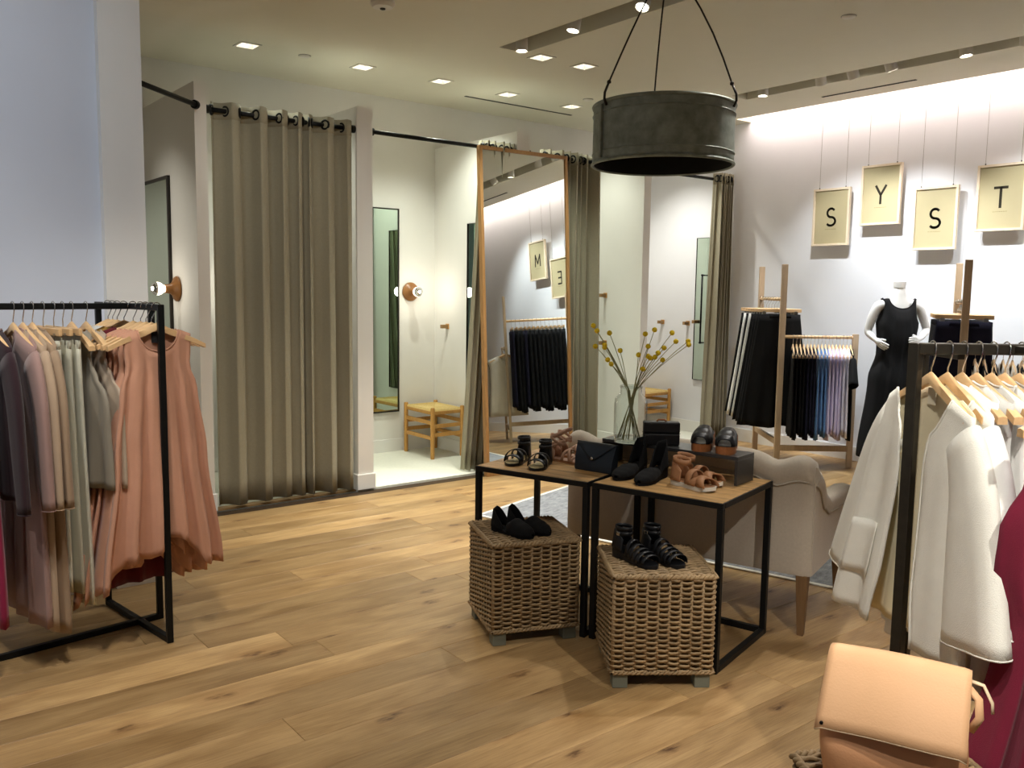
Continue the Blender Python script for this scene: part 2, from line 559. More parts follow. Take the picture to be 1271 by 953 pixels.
def slab_with_holes(mb, x0, x1, y0, y1, z0, z1, holes):
    xs = sorted({x0, x1, *[min(max(h[0], x0), x1) for h in holes], *[min(max(h[1], x0), x1) for h in holes]})
    ys = sorted({y0, y1, *[min(max(h[2], y0), y1) for h in holes], *[min(max(h[3], y0), y1) for h in holes]})
    for a, b in zip(xs, xs[1:]):
        run = None
        for c, d in zip(ys, ys[1:]):
            mx, my = (a + b) / 2, (c + d) / 2
            hit = any(h[0] < mx < h[1] and h[2] < my < h[3] for h in holes)
            if not hit:
                run = (run[0], d) if run else (c, d)
            if hit and run:
                mb.box(a, b, run[0], run[1], z0, z1)
                run = None
        if run:
            mb.box(a, b, run[0], run[1], z0, z1)


ORD = ['first', 'second', 'third', 'fourth', 'fifth', 'sixth', 'seventh', 'eighth', 'ninth', 'tenth', 'eleventh', 'twelfth',
       'thirteenth', 'fourteenth', 'fifteenth', 'sixteenth', 'seventeenth', 'eighteenth', 'nineteenth', 'twentieth']

# ================================================================== the room
# floor: oak planks laid along X, each a part of the floor
XR, YB = 7.456, 7.10
fl = MB()
fl.box(-4.0, XR + 0.1, -4.0, 5.86, -0.12, -0.016)
floor = struct('floor', fl, M_SUB)
PW = 0.1913
plank_mesh = {}


def plank(xa, xb, yc):
    key = round(xb - xa, 2)
    o = None
    if key not in plank_mesh:
        l, w, t, e = key - 0.0012, PW - 0.0012, 0.016, 0.0016
        mb = MB()
        lo = [(-l / 2, -w / 2), (l / 2, -w / 2), (l / 2, w / 2), (-l / 2, w / 2)]
        hi = [(-l / 2 + e, -w / 2 + e), (l / 2 - e, -w / 2 + e), (l / 2 - e, w / 2 - e), (-l / 2 + e, w / 2 - e)]
        mb.loft([[(x, y, -t) for x, y in lo], [(x, y, -e * .7) for x, y in lo], [(x, y, 0) for x, y in hi]])
        o = mb.build('plank', M_OAK, floor)
        plank_mesh[key] = o.data
    else:
        o = bpy.data.objects.new('plank', plank_mesh[key])
        COL.objects.link(o)
        o.parent = floor
    o.location = ((xa + xb) / 2, yc, 0)


rk = random.Random(5)
k = -18
while True:
    y0 = 2.256 + k * PW
    if y0 + PW > 5.87:
        break
    x = -1.3 - rk.choice([0.2, 0.6, 1.0, 1.4, 1.7])
    # nearer rows need not reach far behind the camera
    while x < XR:
        l = rk.choice([1.4, 1.7, 2.0, 2.2, 2.2])
        xb = min(x + l, XR)
        if XR - xb < 0.35:
            xb = XR
        if xb > -0.9:
            plank(round(x, 2), round(xb, 2), y0 + PW / 2)
        x = xb
    k += 1
xx_ = 1.9
while xx_ < 3.1:
    plank(round(xx_, 2), round(min(xx_ + .7, 3.12), 2), 5.8907 + PW / 2)
    xx_ += .7
struct('floor', MB().box(3.12, XR + 0.1, 5.86, YB + 0.1, -0.12, 0.002).box(-1.0, 3.12, 5.95, YB + .1, -.12, .002), M_CREAM)

# ceiling with the two recessed track slots and the downlight openings
SLOT_L = (3.87, 4.10, -3.2, 5.13)
SLOT_R = (6.33, 6.56, -3.2, 5.02)
HD = 0.065
holes = [SLOT_L, SLOT_R] + [(x - HD, x + HD, y - HD, y + HD) for x, y, w in DOWN]
cl = MB()
slab_with_holes(cl, -4.0, 7.215, -4.0, YB, CEIL, CEIL + 0.12, holes)
cl.box(7.215, XR, 5.64, YB, CEIL, CEIL + 0.12)
struct('ceiling', cl, M_CEIL)
cv = MB()
cv.box(7.0, XR + 0.1, -4.0, YB, CEIL + 0.30, CEIL + 0.36)
cv.box(7.17, 7.215, -4.0, 5.64, CEIL + 0.12, CEIL + 0.30)
struct('trim_1', cv, M_WALL)
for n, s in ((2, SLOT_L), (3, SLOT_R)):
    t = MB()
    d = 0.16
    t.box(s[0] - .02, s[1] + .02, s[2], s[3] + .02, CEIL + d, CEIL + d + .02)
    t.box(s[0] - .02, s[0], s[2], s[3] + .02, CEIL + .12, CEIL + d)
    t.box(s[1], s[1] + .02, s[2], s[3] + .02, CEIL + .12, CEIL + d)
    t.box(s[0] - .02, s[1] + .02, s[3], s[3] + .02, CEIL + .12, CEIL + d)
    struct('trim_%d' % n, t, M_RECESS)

# walls
struct('wall_right', MB().box(XR, XR + 0.1, -4.0, YB + 0.1, 0, CEIL + 0.36), M_WALLR)
struct('wall_back', MB().box(-1.0, XR, YB, YB + 0.1, 0, CEIL + 0.12), M_WALL)
struct('wall_front', MB().box(-4.0, XR, -4.1, -4.0, 0, CEIL + 0.12), M_WALL)
struct('wall_left', MB().box(-4.0, 1.095, 4.65, 4.90, 0, CEIL), M_WALLB)
struct('wall_left_return', MB().box(1.082, 1.275, 4.59, 4.95, 0, CEIL), M_WALL)
struct('wall_left_end', MB().box(-1.1, -1.0, 4.9, YB + .1, 0, CEIL), M_WALL)
PH = 2.85
for a, b in ((1.946, 2.025), (3.12, 3.25), (4.614, 4.75), (6.157, 6.25)):
    w = struct('wall_booth', MB().box(a, b, 5.85, YB, 0, PH), M_WALL)
    struct('baseboard', MB().box(a - .013, b + .013, 5.837, YB, 0, 0.12), M_BASE, w, bevel=0.004)
struct('baseboard_back', MB().box(-1.0, XR, YB - .013, YB, 0, 0.12), M_BASE)
struct('baseboard_right', MB().box(XR - .013, XR, -4.0, YB, 0, 0.13), M_BASE)
struct('baseboard_left', MB().box(-4.0, 1.11, 4.635, 4.65, 0, 0.12), M_BASE)

# slot diffusers and small ceiling discs
for n, (a, b, c, d) in ((4, (4.59, 5.86, 6.565, 6.59)), (5, (6.945, 6.97, 3.68, 4.52)), (6, (6.945, 6.97, 1.4, 2.2))):
    struct('trim_%d' % n, MB().box(a, b, c, d, CEIL - 0.004, CEIL + .01), M_DARK)
t = thing('smoke_detector', 'round white smoke detector on the ceiling at the top edge of the photo', 'smoke detector', (2.74, 4.80, CEIL))
MB().lathe([(0.075, 0), (0.075, -.018), (0.06, -.035), (0.02, -.04)], 24).build('housing', M_WHITEM, t, True, angle=40)
MB().lathe([(0.018, -.038), (0.016, -.046), (0.004, -.048)], 12).build('sensor', M_DARK, t, True)
for (x, y, lb) in ((2.91, 6.26, 'flat round ceiling disc between the two left square downlights'), (5.09, 3.15, 'flat round ceiling disc to the upper right of the zinc lamp'),
                   (5.50, 5.95, 'flat round ceiling disc beside the square downlight nearest the zinc lamp')):
    t = thing('sprinkler_cover', lb, 'sprinkler', (x, y, CEIL))
    MB().lathe([(0.042, 0), (0.042, -.006), (0.036, -.010)], 20).build('cover_plate', M_WHITEM, t, True, angle=40)
    MB().lathe([(0.047, 0), (0.047, -.003)], 20).build('ring', M_RECESS, t)

# square downlights
DLAB = ['square ceiling downlight farthest left, above the black wall mirror', 'square ceiling downlight above the closed beige curtain',
        'square ceiling downlight above the pillar beside the closed curtain', 'square ceiling downlight at the left end of the thin ceiling slot',
        'square ceiling downlight at the right end of the thin ceiling slot', 'square downlight at the end of the track recess, left of its pair',
        'square downlight near the lamp wires, right of its pair']
for (x, y, w), lb in zip(DOWN, DLAB):
    t = thing('square_downlight', lb, 'downlight', (x, y, CEIL), 0, None)
    fr = MB()
    o, i = 0.078, 0.062
    fr.box(-o, o, -o, -i, -.006, .002).box(-o, o, i, o, -.006, .002).box(-o, -i, -i, i, -.006, .002).box(i, o, -i, i, -.006, .002)
    fr.build('trim_frame', M_WHITEM, t)
    ho = MB()
    ho.loft([[(-i, -i, 0), (i, -i, 0), (i, i, 0), (-i, i, 0)], [(-.045, -.045, .07), (.045, -.045, .07), (.045, .045, .07), (-.045, .045, .07)]], cap=False)
    ho.build('reflector', M_WHITEM, t)
    MB().lathe([(0.043, 0.055), (0.043, 0.062), (0.01, .064)], 20).build('lens', M_LENS, t)

# track heads
def track_head(loc, target, label):
    t = thing('track_spotlight', label, 'spotlight', loc, 0, None)
    d = (Vector(target) - Vector(loc)).normalized()
    m = d.to_track_quat('Z', 'Y').to_matrix().to_4x4()
    MB().lathe([(0.030, -.075), (0.042, -.07), (0.044, .055), (0.040, .06), (0.037, .05)], 20, m, True).lathe([(0.03, -.075), (0.001, -.076)], 20, m).build('lamp_head', M_WHITEM, t, True, angle=40)
    MB().lathe([(0.037, .046), (0.030, .052), (0.004, .054)], 20, m).build('lens', M_LENS, t, True)
    MB().tube([(0, 0, .03), (0, 0, .13)], 0.011, 8).build('stem', M_WHITEM, t)


TL = ['white spotlight at the far end of the left ceiling track', 'white spotlight second from the far end of the left ceiling track',
      'white tilted spotlight of the left track close to the lamp wires', 'white spotlight of the left track out beyond the top of the photo',
      'white spotlight nearest the viewer on the left track']
TR = ['white spotlight at the far end of the right ceiling track', 'white spotlight second from the far end of the right track',
      'white spotlight third from the far end of the right track', 'white spotlight fourth from the far end of the right track',
      'white spotlight fifth from the far end of the right track', 'white spotlight at the right edge of the photo on the right track',
      'white spotlight of the right track seen only in the tall mirror']
for (p, tg, w), lb in list(zip(TRACK_L, TL)) + list(zip(TRACK_R, TR)):
    track_head((p[0], p[1], CEIL + 0.03), tg, lb)
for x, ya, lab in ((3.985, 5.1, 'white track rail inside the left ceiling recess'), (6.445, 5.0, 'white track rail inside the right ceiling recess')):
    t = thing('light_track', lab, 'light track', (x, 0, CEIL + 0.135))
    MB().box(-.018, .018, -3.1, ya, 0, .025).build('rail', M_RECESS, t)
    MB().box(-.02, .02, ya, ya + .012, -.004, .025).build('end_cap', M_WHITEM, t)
t = thing('cove_light', 'long pinkish light strip hidden in the cove above the poster wall', 'light strip', (7.26, 0, CEIL + 0.14))
MB().box(0, .03, -3.9, 5.6, 0, .02).build('led_strip', M_LEDS, t)
MB().box(-.005, .035, -3.9, 5.6, -.012, 0).build('channel', M_WHITEM, t)

# ================================================================== fitting booths
def curtain(label, x0, x1, y, n, amp, ztop=2.745, zrod=2.69, bot=None, seed=0, cat='curtain', grom=True, yb=None, pow_=1.0):
    """linen curtain hung on grommets; BOT: (x0, x1) of the hem"""
    rr = random.Random(seed)
    t = thing('curtain', label, cat, (0, 0, 0))
    nu, nv = n * 14, 16
    wts = [rr.uniform(.5, 1.5) for _ in range(n)]
    cum = [sum(wts[:i]) / sum(wts) for i in range(n + 1)]
    bx0, bx1 = bot if bot else (x0, x1)
    ph = [rr.uniform(-.25, .25) for _ in range(n + 2)]
    am = [rr.uniform(.75, 1.2) for _ in range(n + 2)]
    mb = MB()
    rows = []
    for i in range(nv + 1):
        v = i / nv
        z = ztop + (0.018 - ztop) * v
        row = []
        vv = v ** 1.3
        for j in range(nu + 1):
            u = j / nu
            k = max(i_ for i_ in range(n) if cum[i_] <= u + 1e-9)
            a = k + min(1, (u - cum[k]) / (cum[k + 1] - cum[k]))
            k = min(int(a), n)
            f = a - int(a)
            A = (am[k] * (1 - f) + am[k + 1] * f) * amp * (0.85 + .25 * sin(v * 2.2 + k))
            P = 2 * pi * a + (ph[k] * (1 - f) + ph[k + 1] * f) * (0.3 + 1.2 * v)
            w = sin(P)
            w = math.copysign(abs(w) ** 0.6, w)
            xx = (x0 + (x1 - x0) * u) * (1 - vv) + (bx0 + (bx1 - bx0) * u) * vv
            row.append((xx + 0.012 * sin(P * 2 + 1) , y + A * w + ((yb - y) * vv if yb else 0), z + (0.004 * sin(5 * u + seed) if v > .97 else 0)))
        rows.append(row)
    mb.loft(rows, False)
    mb.build('drape', M_CURT, t, True, solid=0.004)
    hem = MB()
    hem.loft([[(p[0], p[1], p[2]) for p in rows[0]], [(p[0], p[1], p[2] - .11) for p in rows[0]]], False)
    hem.build('header_band', M_CURT, t, True, solid=0.008)
    if grom:
        for k in range(2 * n):
            kk = k // 2
            u = cum[kk] + (cum[kk + 1] - cum[kk]) * (.02 if k % 2 == 0 else .52)
            j = round(u * nu)
            p = rows[0][j]
            q = rows[0][min(j + 1, nu)]
            d = Vector((q[0] - p[0], q[1] - p[1], 0)).normalized()
            nrm = Vector((d.y, -d.x, 0))
            m = Matrix.Translation((p[0], p[1], zrod)) @ nrm.to_track_quat('Z', 'Y').to_matrix().to_4x4()
            prof = [(0.030 + 0.009 * cos(2 * pi * q_ / 6), 0.009 * sin(2 * pi * q_ / 6)) for q_ in range(7)]
            MB().lathe(prof, 14, m, True).build('grommet', M_IRON, t, True)
    return t


def rod(label, p, q, r=0.016):
    t = thing('curtain_rod', label, 'curtain rod', (0, 0, 0))
    MB().tube([p, q], r, 12).build('tube', M_IRON, t, True)
    d = (Vector(q) - Vector(p)).normalized()
    for e, s in ((Vector(p), 1), (Vector(q), -1)):
        MB().tube([e, e + d * (0.025 * s)], 0.028, 14).build('end_flange', M_IRON, t)
    return t


YR = 5.885
ZR = 2.69
rod('black curtain rod across the booth with the closed curtain', (2.026, YR, ZR), (3.119, YR, ZR))
rod('black curtain rod across the open booth left of the tall mirror', (3.251, YR, ZR), (4.613, YR, ZR))
rod('black curtain rod across the booth behind the tall mirror', (4.751, YR, ZR), (6.156, YR, ZR))
rod('black curtain rod across the rightmost booth under the zinc lamp', (6.251, YR, ZR), (7.455, YR, ZR))
rod('short slanting black curtain rod at the far left beside the warm wall strip', (1.34, 5.27, ZR), (1.945, 5.805, ZR))
curtain('wide beige linen curtain drawn closed across the left booth', 2.06, 3.085, YR, 7, 0.056, seed=6)
curtain('beige curtain bunched behind the left edge of the tall mirror', 4.27, 4.60, YR, 5, 0.055, bot=(4.16, 4.45), seed=4, yb=5.95)
curtain('beige curtain gathered between the tall mirror and the zinc lamp', 4.93, 5.58, YR, 7, 0.07, bot=(4.95, 5.60), seed=8)
curtain('beige curtain gathered beside the poster wall under the zinc lamp', 7.19, 7.42, YR - .06, 6, 0.06, bot=(7.13, 7.42), seed=9)


def wall_mirror(label, origin, ax, w, z0, z1, nrm, fr=0.012, glass=M_MIRRORG):
    t = thing('wall_mirror', label, 'mirror', (origin[0], origin[1], 0))
    a = Vector(ax)
    n = Vector(nrm)

    def slab(u0, u1, za, zb, d0, d1):
        P = []
        for z in (za, zb):
            for u, d in ((u0, d0), (u1, d0), (u1, d1), (u0, d1)):
                P.append(a * u + n * d + Vector((0, 0, z)))
        return P
    F = [(0, 3, 2, 1), (4, 5, 6, 7), (0, 1, 5, 4), (1, 2, 6, 5), (2, 3, 7, 6), (3, 0, 4, 7)]
    MB().add(slab(fr, w - fr, z0 + fr, z1 - fr, 0.002, 0.016), F).build('glass', glass, t)
    for s in ((0, w, z0, z0 + fr), (0, w, z1 - fr, z1), (0, fr, z0 + fr, z1 - fr), (w - fr, w, z0 + fr, z1 - fr)):
        MB().add(slab(s[0], s[1], s[2], s[3], 0.001, 0.022), F).build('frame_bar', M_MFRAME, t)
    return t


wall_mirror('black framed mirror in the far left booth beside the warm wall strip', (1.946, 6.39, 0), (0, 1, 0), 0.60, 0.45, 2.30, (-1, 0, 0), 0.022)
wall_mirror('thin black framed mirror on the back wall of the open booth', (3.60, YB, 0), (1, 0, 0), 0.61, 0.38, 2.265, (0, -1, 0))
wall_mirror('frameless looking mirror on the side wall close to the tall oak mirror', (4.614, 6.235, 0), (0, 1, 0), 0.30, 0.51, 2.125, (-1, 0, 0), 0.004)
wall_mirror('mirror on the side wall of the booth with the second stool', (XR, 5.98, 0), (0, 1, 0), 0.29, 0.59, 2.12, (-1, 0, 0), 0.004)


def wall_bar(label, loc, nrm):
    t = thing('wall_bar', label, 'rail', loc)
    n = Vector(nrm)
    MB().tube([n * .06 + Vector((0, 0, -.37)), n * .06 + Vector((0, 0, .37))], 0.010, 10).build('bar', M_IRON, t, True)
    for z in (-.36, .36):
        MB().tube([n * .001 + Vector((0, 0, z)), n * .075 + Vector((0, 0, z))], 0.008, 8).build('standoff', M_IRON, t, True)


wall_bar('upright black wall bar inside the rightmost booth beside the curtain', (XR - .024, 6.125, 1.36), (-1, 0, 0))


def sconce(label, loc, nrm):
    t = thing('wall_sconce', label, 'wall lamp', loc)
    m = Vector(nrm).to_track_quat('Z', 'Y').to_matrix().to_4x4()
    MB().lathe([(0.02, 0), (0.085, 0.001), (0.088, .010), (0.08, .022), (0.05, .034), (0.034, .055), (0.030, .085), (0.026, .09)], 28, m).build('wooden_base', M_SCONCE, t, True, angle=50)
    MB().lathe([(0.022, .088), (0.026, .10), (0.040, .118), (0.046, .135), (0.046, .145)], 24, m, True).build('bulb', M_BULB, t, True)
    MB().lathe([(0.0465, .140), (0.044, .158), (0.034, .172), (0.018, .181), (0.004, .183)], 24, m).build('silver_cap', M_CAP, t, True)
    l = bpy.data.lights.new('sconce_light', 'POINT')
    l.energy = 2.2
    l.color = (1.0, 0.93, 0.80)
    l.shadow_soft_size = 0.045
    o = bpy.data.objects.new('sconce_light', l)
    COL.objects.link(o)
    o.location = Vector(loc) + Vector(nrm) * 0.235
    return t


sconce('turned wooden wall lamp with silver tipped bulb in the open booth', (4.34, YB, 1.506), (0, -1, 0))
sconce('turned wooden wall lamp with silver tipped bulb at the far left beside the peach dress', (1.946, 6.28, 1.51), (-1, 0, 0))
sconce('turned wooden wall lamp hidden in the booth behind the closed curtain', (2.6, YB, 1.506), (0, -1, 0))


def hook(label, loc, nrm):
    t = thing('wall_peg', label, 'wall hook', loc)
    n = Vector(nrm)
    MB().beam(n * .001, n * .075, .035, .035).build('peg', M_PEG, t, bevel=.003)
    MB().beam(n * .0, n * .008, .05, .05).build('back_plate', M_STOOL, t, bevel=.002)


hook('short wooden wall peg above the stool in the open booth', (4.614, 6.87, 1.185), (-1, 0, 0))
hook('upper wooden wall peg right of the gathered curtain', (6.157, 6.34, 1.495), (-1, 0, 0))
hook('lower wooden wall peg right of the gathered curtain', (6.157, 6.33, 1.02), (-1, 0, 0))
hook('wooden wall peg directly above the second stool, farthest left of three', (XR, 6.74, 1.20), (-1, 0, 0))
hook('wooden wall peg in the middle of three above the second stool', (XR, 6.37, 1.20), (-1, 0, 0))
hook('wooden wall peg beside the side mirror edge in the rightmost booth', (XR, 6.24, 1.22), (-1, 0, 0))


def stool(label, corners, seat_h=0.44, post=0.47):
    cx = sum(c[0] for c in corners) / 4
    cy = sum(c[1] for c in corners) / 4
    t = thing('stool', label, 'stool', (cx, cy, 0))
    C4 = [Vector((c[0] - cx, c[1] - cy, 0)) for c in corners]
    for c in C4:
        MB().lathe([(0.017, 0), (0.019, .02), (0.020, post - .01), (0.016, post)], 12, Matrix.Translation(c)).build('leg', M_STOOL, t, True, angle=50)
    for i in range(4):
        a, b = C4[i], C4[(i + 1) % 4]
        for z, h in ((seat_h - .02, .03), (0.33 if i % 2 else 0.30, .035), (0.19 if i % 2 else .22, .035)):
            if i % 2 == 1 and z > .25 and z < .4:
                pass
            MB().beam(a + Vector((0, 0, z)), b + Vector((0, 0, z)), .018, h).build('rail', M_STOOL, t, bevel=.004)
    rows = []
    for i in range(13):
        v = i / 12
        row = []
        for j in range(13):
            u = j / 12
            p = C4[0] * (1 - u) * (1 - v) + C4[1] * u * (1 - v) + C4[2] * u * v + C4[3] * (1 - u) * v
            d = min(u, 1 - u, v, 1 - v)
            row.append((p.x, p.y, seat_h - .004 - .012 * min(1, d * 6) * 0.7))
        rows.append(row)
    MB().loft(rows, False).build('woven_seat', M_CORD, t, True, solid=.03)
    # cord strands of the woven seat: four mitred fields
    st = MB()
    for i in range(4):
        a, b, c, d = C4[i], C4[(i + 1) % 4], C4[(i + 2) % 4], C4[(i + 3) % 4]
        for k in range(1, 12):
            f = k / 24
            p = a * (1 - f) + d * f
            q = b * (1 - f) + c * f
            p2 = p + (q - p) * f
            q2 = q + (p - q) * f
            zz = Vector((0, 0, seat_h + .012 - .008 * min(1, f * 6)))
            st.beam(p2 + zz, q2 + zz, .012, .006)
    o = st.build('seat_cord', M_CORD, t)
    o['kind'] = 'stuff'
    return t


stool('oak stool with woven cord seat in the open booth', [(4.245, 6.555), (4.57, 6.56), (4.585, 7.03), (4.255, 7.03)])
stool('oak stool with woven cord seat in the booth behind the flower vase', [(6.98, 6.55), (7.40, 6.56), (7.40, 6.98), (6.98, 6.98)], 0.43, 0.46)

# ================================================================== tall leaning mirror
t = thing('leaning_mirror', 'tall oak framed floor mirror leaning beside the open booth', 'mirror', (4.21, 5.675, 0))
t.rotation_euler = (radians(-3.4), 0, radians(-2.0))
MW, MH = 0.925, 2.70
MB().box(.03, MW - .03, .012, .018, .03, MH - .03).build('glass', M_MIRROR, t)
MB().box(.02, MW - .02, .019, .030, .02, MH - .02).build('back_panel', M_OAKF, t)
for b in ((0, .03, 0, MH), (MW - .03, MW, 0, MH)):
    MB().box(b[0], b[1], 0, .045, b[2], b[3]).build('side_rail', M_OAKF, t, bevel=.003)
MB().box(.03, MW - .03, 0, .045, MH - .03, MH).build('top_rail', M_OAKF, t, bevel=.003)
MB().box(.03, MW - .03, 0, .045, 0, .03).build('bottom_rail', M_OAKF, t, bevel=.003)

# ================================================================== hangers
def wire_hook(mb, rr=0.0205, r=0.0021, top=0.0, drop=-0.092):
    pts = [(0, 0, drop), (0, 0, -.052), (.006, 0, -.042), (rr * .93, 0, -.014)]
    for k in range(0, 11):
        a = radians(-25 + 21 * k)
        pts.append((rr * cos(a), 0, top + rr * sin(a)))
    mb.tube(pts, r, 6)


def hanger_bar(mb, half=0.208, drop=0.075, z0=-.090, th=.011, tip=.013):
    rings = []
    for i in range(17):
        s = -1 + i / 8
        x = half * s
        z = z0 - drop * abs(s) ** 1.35 + .012 * (1 - min(1, abs(s) * 4))
        h = .027 - .010 * abs(s)
        w = th * .6 + (tip - th * .6) * max(0, abs(s) - .25) / .75
        rings.append([(x, -w, z - h * .6), (x, w, z - h * .6), (x, w * .9, z + h * .45), (x, 0, z + h * .6), (x, -w * .9, z + h * .45)])
    mb.loft(rings)


PROTO = {}


def hanger(kind, loc, rz, label, group, wood=None):
    """copies of three hanger kinds: coat (shaped shoulders), clip (straight bar with two clips)"""
    key = (kind, wood.name if wood else '')
    if key not in PROTO:
        t = thing('coat_hanger' if kind == 'coat' else 'clip_hanger', label, 'hanger', loc, rz, group)
        w = wood or M_HANG
        if kind == 'coat':
            b = MB(); hanger_bar(b)
            b.build('shoulder_bar', w, t, True, angle=60)
        else:
            MB().box(-.19, .19, -.007, .007, -.115, -.085).build('bar', w, t, bevel=.003)
            for sx in (-.14, .14):
                MB().box(sx - .016, sx + .016, -.012, .012, -.150, -.112).tube([(sx - .012, 0, -.108), (sx + .012, 0, -.108)], .008, 8).build('clip', M_STEEL, t)
        h = MB(); wire_hook(h)
        h.build('hook', M_CHROME, t, True)
        PROTO[key] = t
        return t
    return dup(PROTO[key], loc, rz, label, group)


# ================================================================== garments
def lerp_tab(tab, t):
    for (a, va), (b, vb) in zip(tab, tab[1:]):
        if t <= b:
            f = (t - a) / (b - a) if b > a else 0
            f = f * f * (3 - 2 * f)
            return va + (vb - va) * f
    return tab[-1][1]


def garment(name, label, cat, loc, rz, m, W, L, neck=(.085, .10, .02), shoulder=.36, dep=((0, .020), (1, .03)), fold=(5, .012),
            hem=None, opening=None, sleeves=None, seed=0, group=None, trim=None, lining=None, ztop=-.068, body='body', tagmat=None, nv=20, nu=28,
            thick=0.003, pocket=False, skew=0.0, backf=1.0, swing=0.0):
    rr = random.Random(seed * 7 + 1)
    t = thing(name, label, cat, loc, rz, group)
    nw, nf, nb = neck
    p1, p2, p3 = rr.uniform(0, 6), rr.uniform(0, 6), rr.uniform(0, 6)
    k, amp = fold
    w0 = lerp_tab(W, 0)
    pos = {}

    def point(u, v, side):
        w = lerp_tab(W, v)
        x0 = u * w0
        zs = ztop - shoulder * max(0, abs(x0) - .02)
        if abs(x0) < nw:
            d = nf if side < 0 else nb
            zs -= d * max(0, 1 - (x0 / nw) ** 2) ** .7
        zb = -L + (hem(u, side) if hem else 0)
        z = zs + (zb - zs) * v
        d = lerp_tab(dep, v) * (backf if side > 0 else 1)
        y = side * d * sqrt(max(0, 1 - u * u)) ** .8
        a = amp * v ** .9
        y += a * (sin(k * pi * u + p1 + .6 * sin(2 * v + p3)) + .45 * sin(k * 1.9 * pi * u + p2 + 1.5 * v))
        y -= swing * v ** .8 * max(0, -u)
        x = u * w + .25 * a * sin(k * pi * u + p2) + skew * v
        return (x, y, z)

    def sheet(us, side):
        return [[point(u(v), v, side) for u in us] for v in [i / nv for i in range(nv + 1)]]
    full = [(lambda v, q=q: q) for q in [-1 + 2 * j / nu for j in range(nu + 1)]]
    back = MB(); back.loft(sheet(full, 1), False)
    if opening is None:
        both = MB()
        both.loft(sheet(full, -1), False)
        both.loft(sheet(full, 1), False)
        both.build(body, m, t, True, solid=thick, weld=True)
    else:
        back.build('back_panel', lining or m, t, True, solid=thick)
        n2 = nu // 2
        for sgn in (-1, 1):
            us = [(lambda v, j=j: sgn * (lerp_tab(opening, v) * (1 - j / n2) + j / n2)) for j in range(n2 + 1)]
            us = [(lambda v, j=j, s=sgn: s * (lerp_tab(opening, v) * (1 - j / n2) + j / n2)) for j in range(n2 + 1)]
            S = sheet(us, -1)
            MB().loft(S, False).build('front_panel', m, t, True, solid=thick)
            e = MB(); e.tube([(p[0][0], p[0][1] - .001, p[0][2]) for p in S], .0042, 6)
            e.build('edge_binding', trim or m, t, True)
            if pocket and sgn < 0:
                q = [[Vector(S[i][j]) + Vector((0, -.006, 0)) for j in range(3, n2 - 2)] for i in range(int(nv * .60), int(nv * .88))]
                MB().loft(q, False).build('pocket', m, t, True, solid=thick)
    if trim and opening is None:
        for side in (-1, 1):
            pts = [point(-nw / w0 + 2 * nw / w0 * i / 16, 0, side) for i in range(17)]
            pts = [(p[0], p[1] + side * .001, p[2]) for p in pts]
            MB().tube(pts, .0035, 6).build('neck_binding', trim, t, True)
    if tagmat:
        b = point(0, 0, 1)
        MB().box(-.022, .022, b[1] - .006, b[1] - .0035, b[2] - .05, b[2] - .004).build('neck_label', tagmat, t)
    if sleeves:
        (dx, dz, r0, r1, flat) = sleeves
        for sgn in (-1, 1):
            rings = []
            sx = sgn * w0
            th1 = atan2(-dz, dx)
            ln_ = hypot(dx, dz)
            cx, cz = sx - sgn * .050, ztop - shoulder * (w0 - .02) - r0 * .80 - .006
            for i in range(16):
                v = i / 15
                th = radians(48) + (th1 - radians(48)) * min(1, v / .4) ** .8
                if i:
                    cx += sgn * cos(th) * ln_ / 15
                    cz -= sin(th) * ln_ / 15
                R = r0 + (r1 - r0) * v
                ring = []
                for j in range(20):
                    a = 2 * pi * j / 20
                    q = 1 + .10 * v * sin(3 * a + p1 + 2 * v) + .05 * v * sin(5 * a + p2)
                    rx, ry = R * q * cos(a), R * flat * q * sin(a)
                    # section tilted across the sleeve axis
                    ax = Vector((sgn * cos(th), 0, -sin(th)))
                    ux = Vector((-ax.z * sgn, 0, ax.x * sgn)) * 1.0
                    ring.append(Vector((cx, 0, cz)) + ux * rx * sgn + Vector((0, ry - (swing * .5 * v ** .8 if sgn < 0 else 0), 0)))
                rings.append(ring)
            s = MB(); s.loft(rings, True, False)
            s.build('sleeve', m, t, True, solid=thick)
            MB().tube(rings[-1] + [rings[-1][0]], .003, 5, False).build('cuff_hem', trim or m, t, True)
    return t


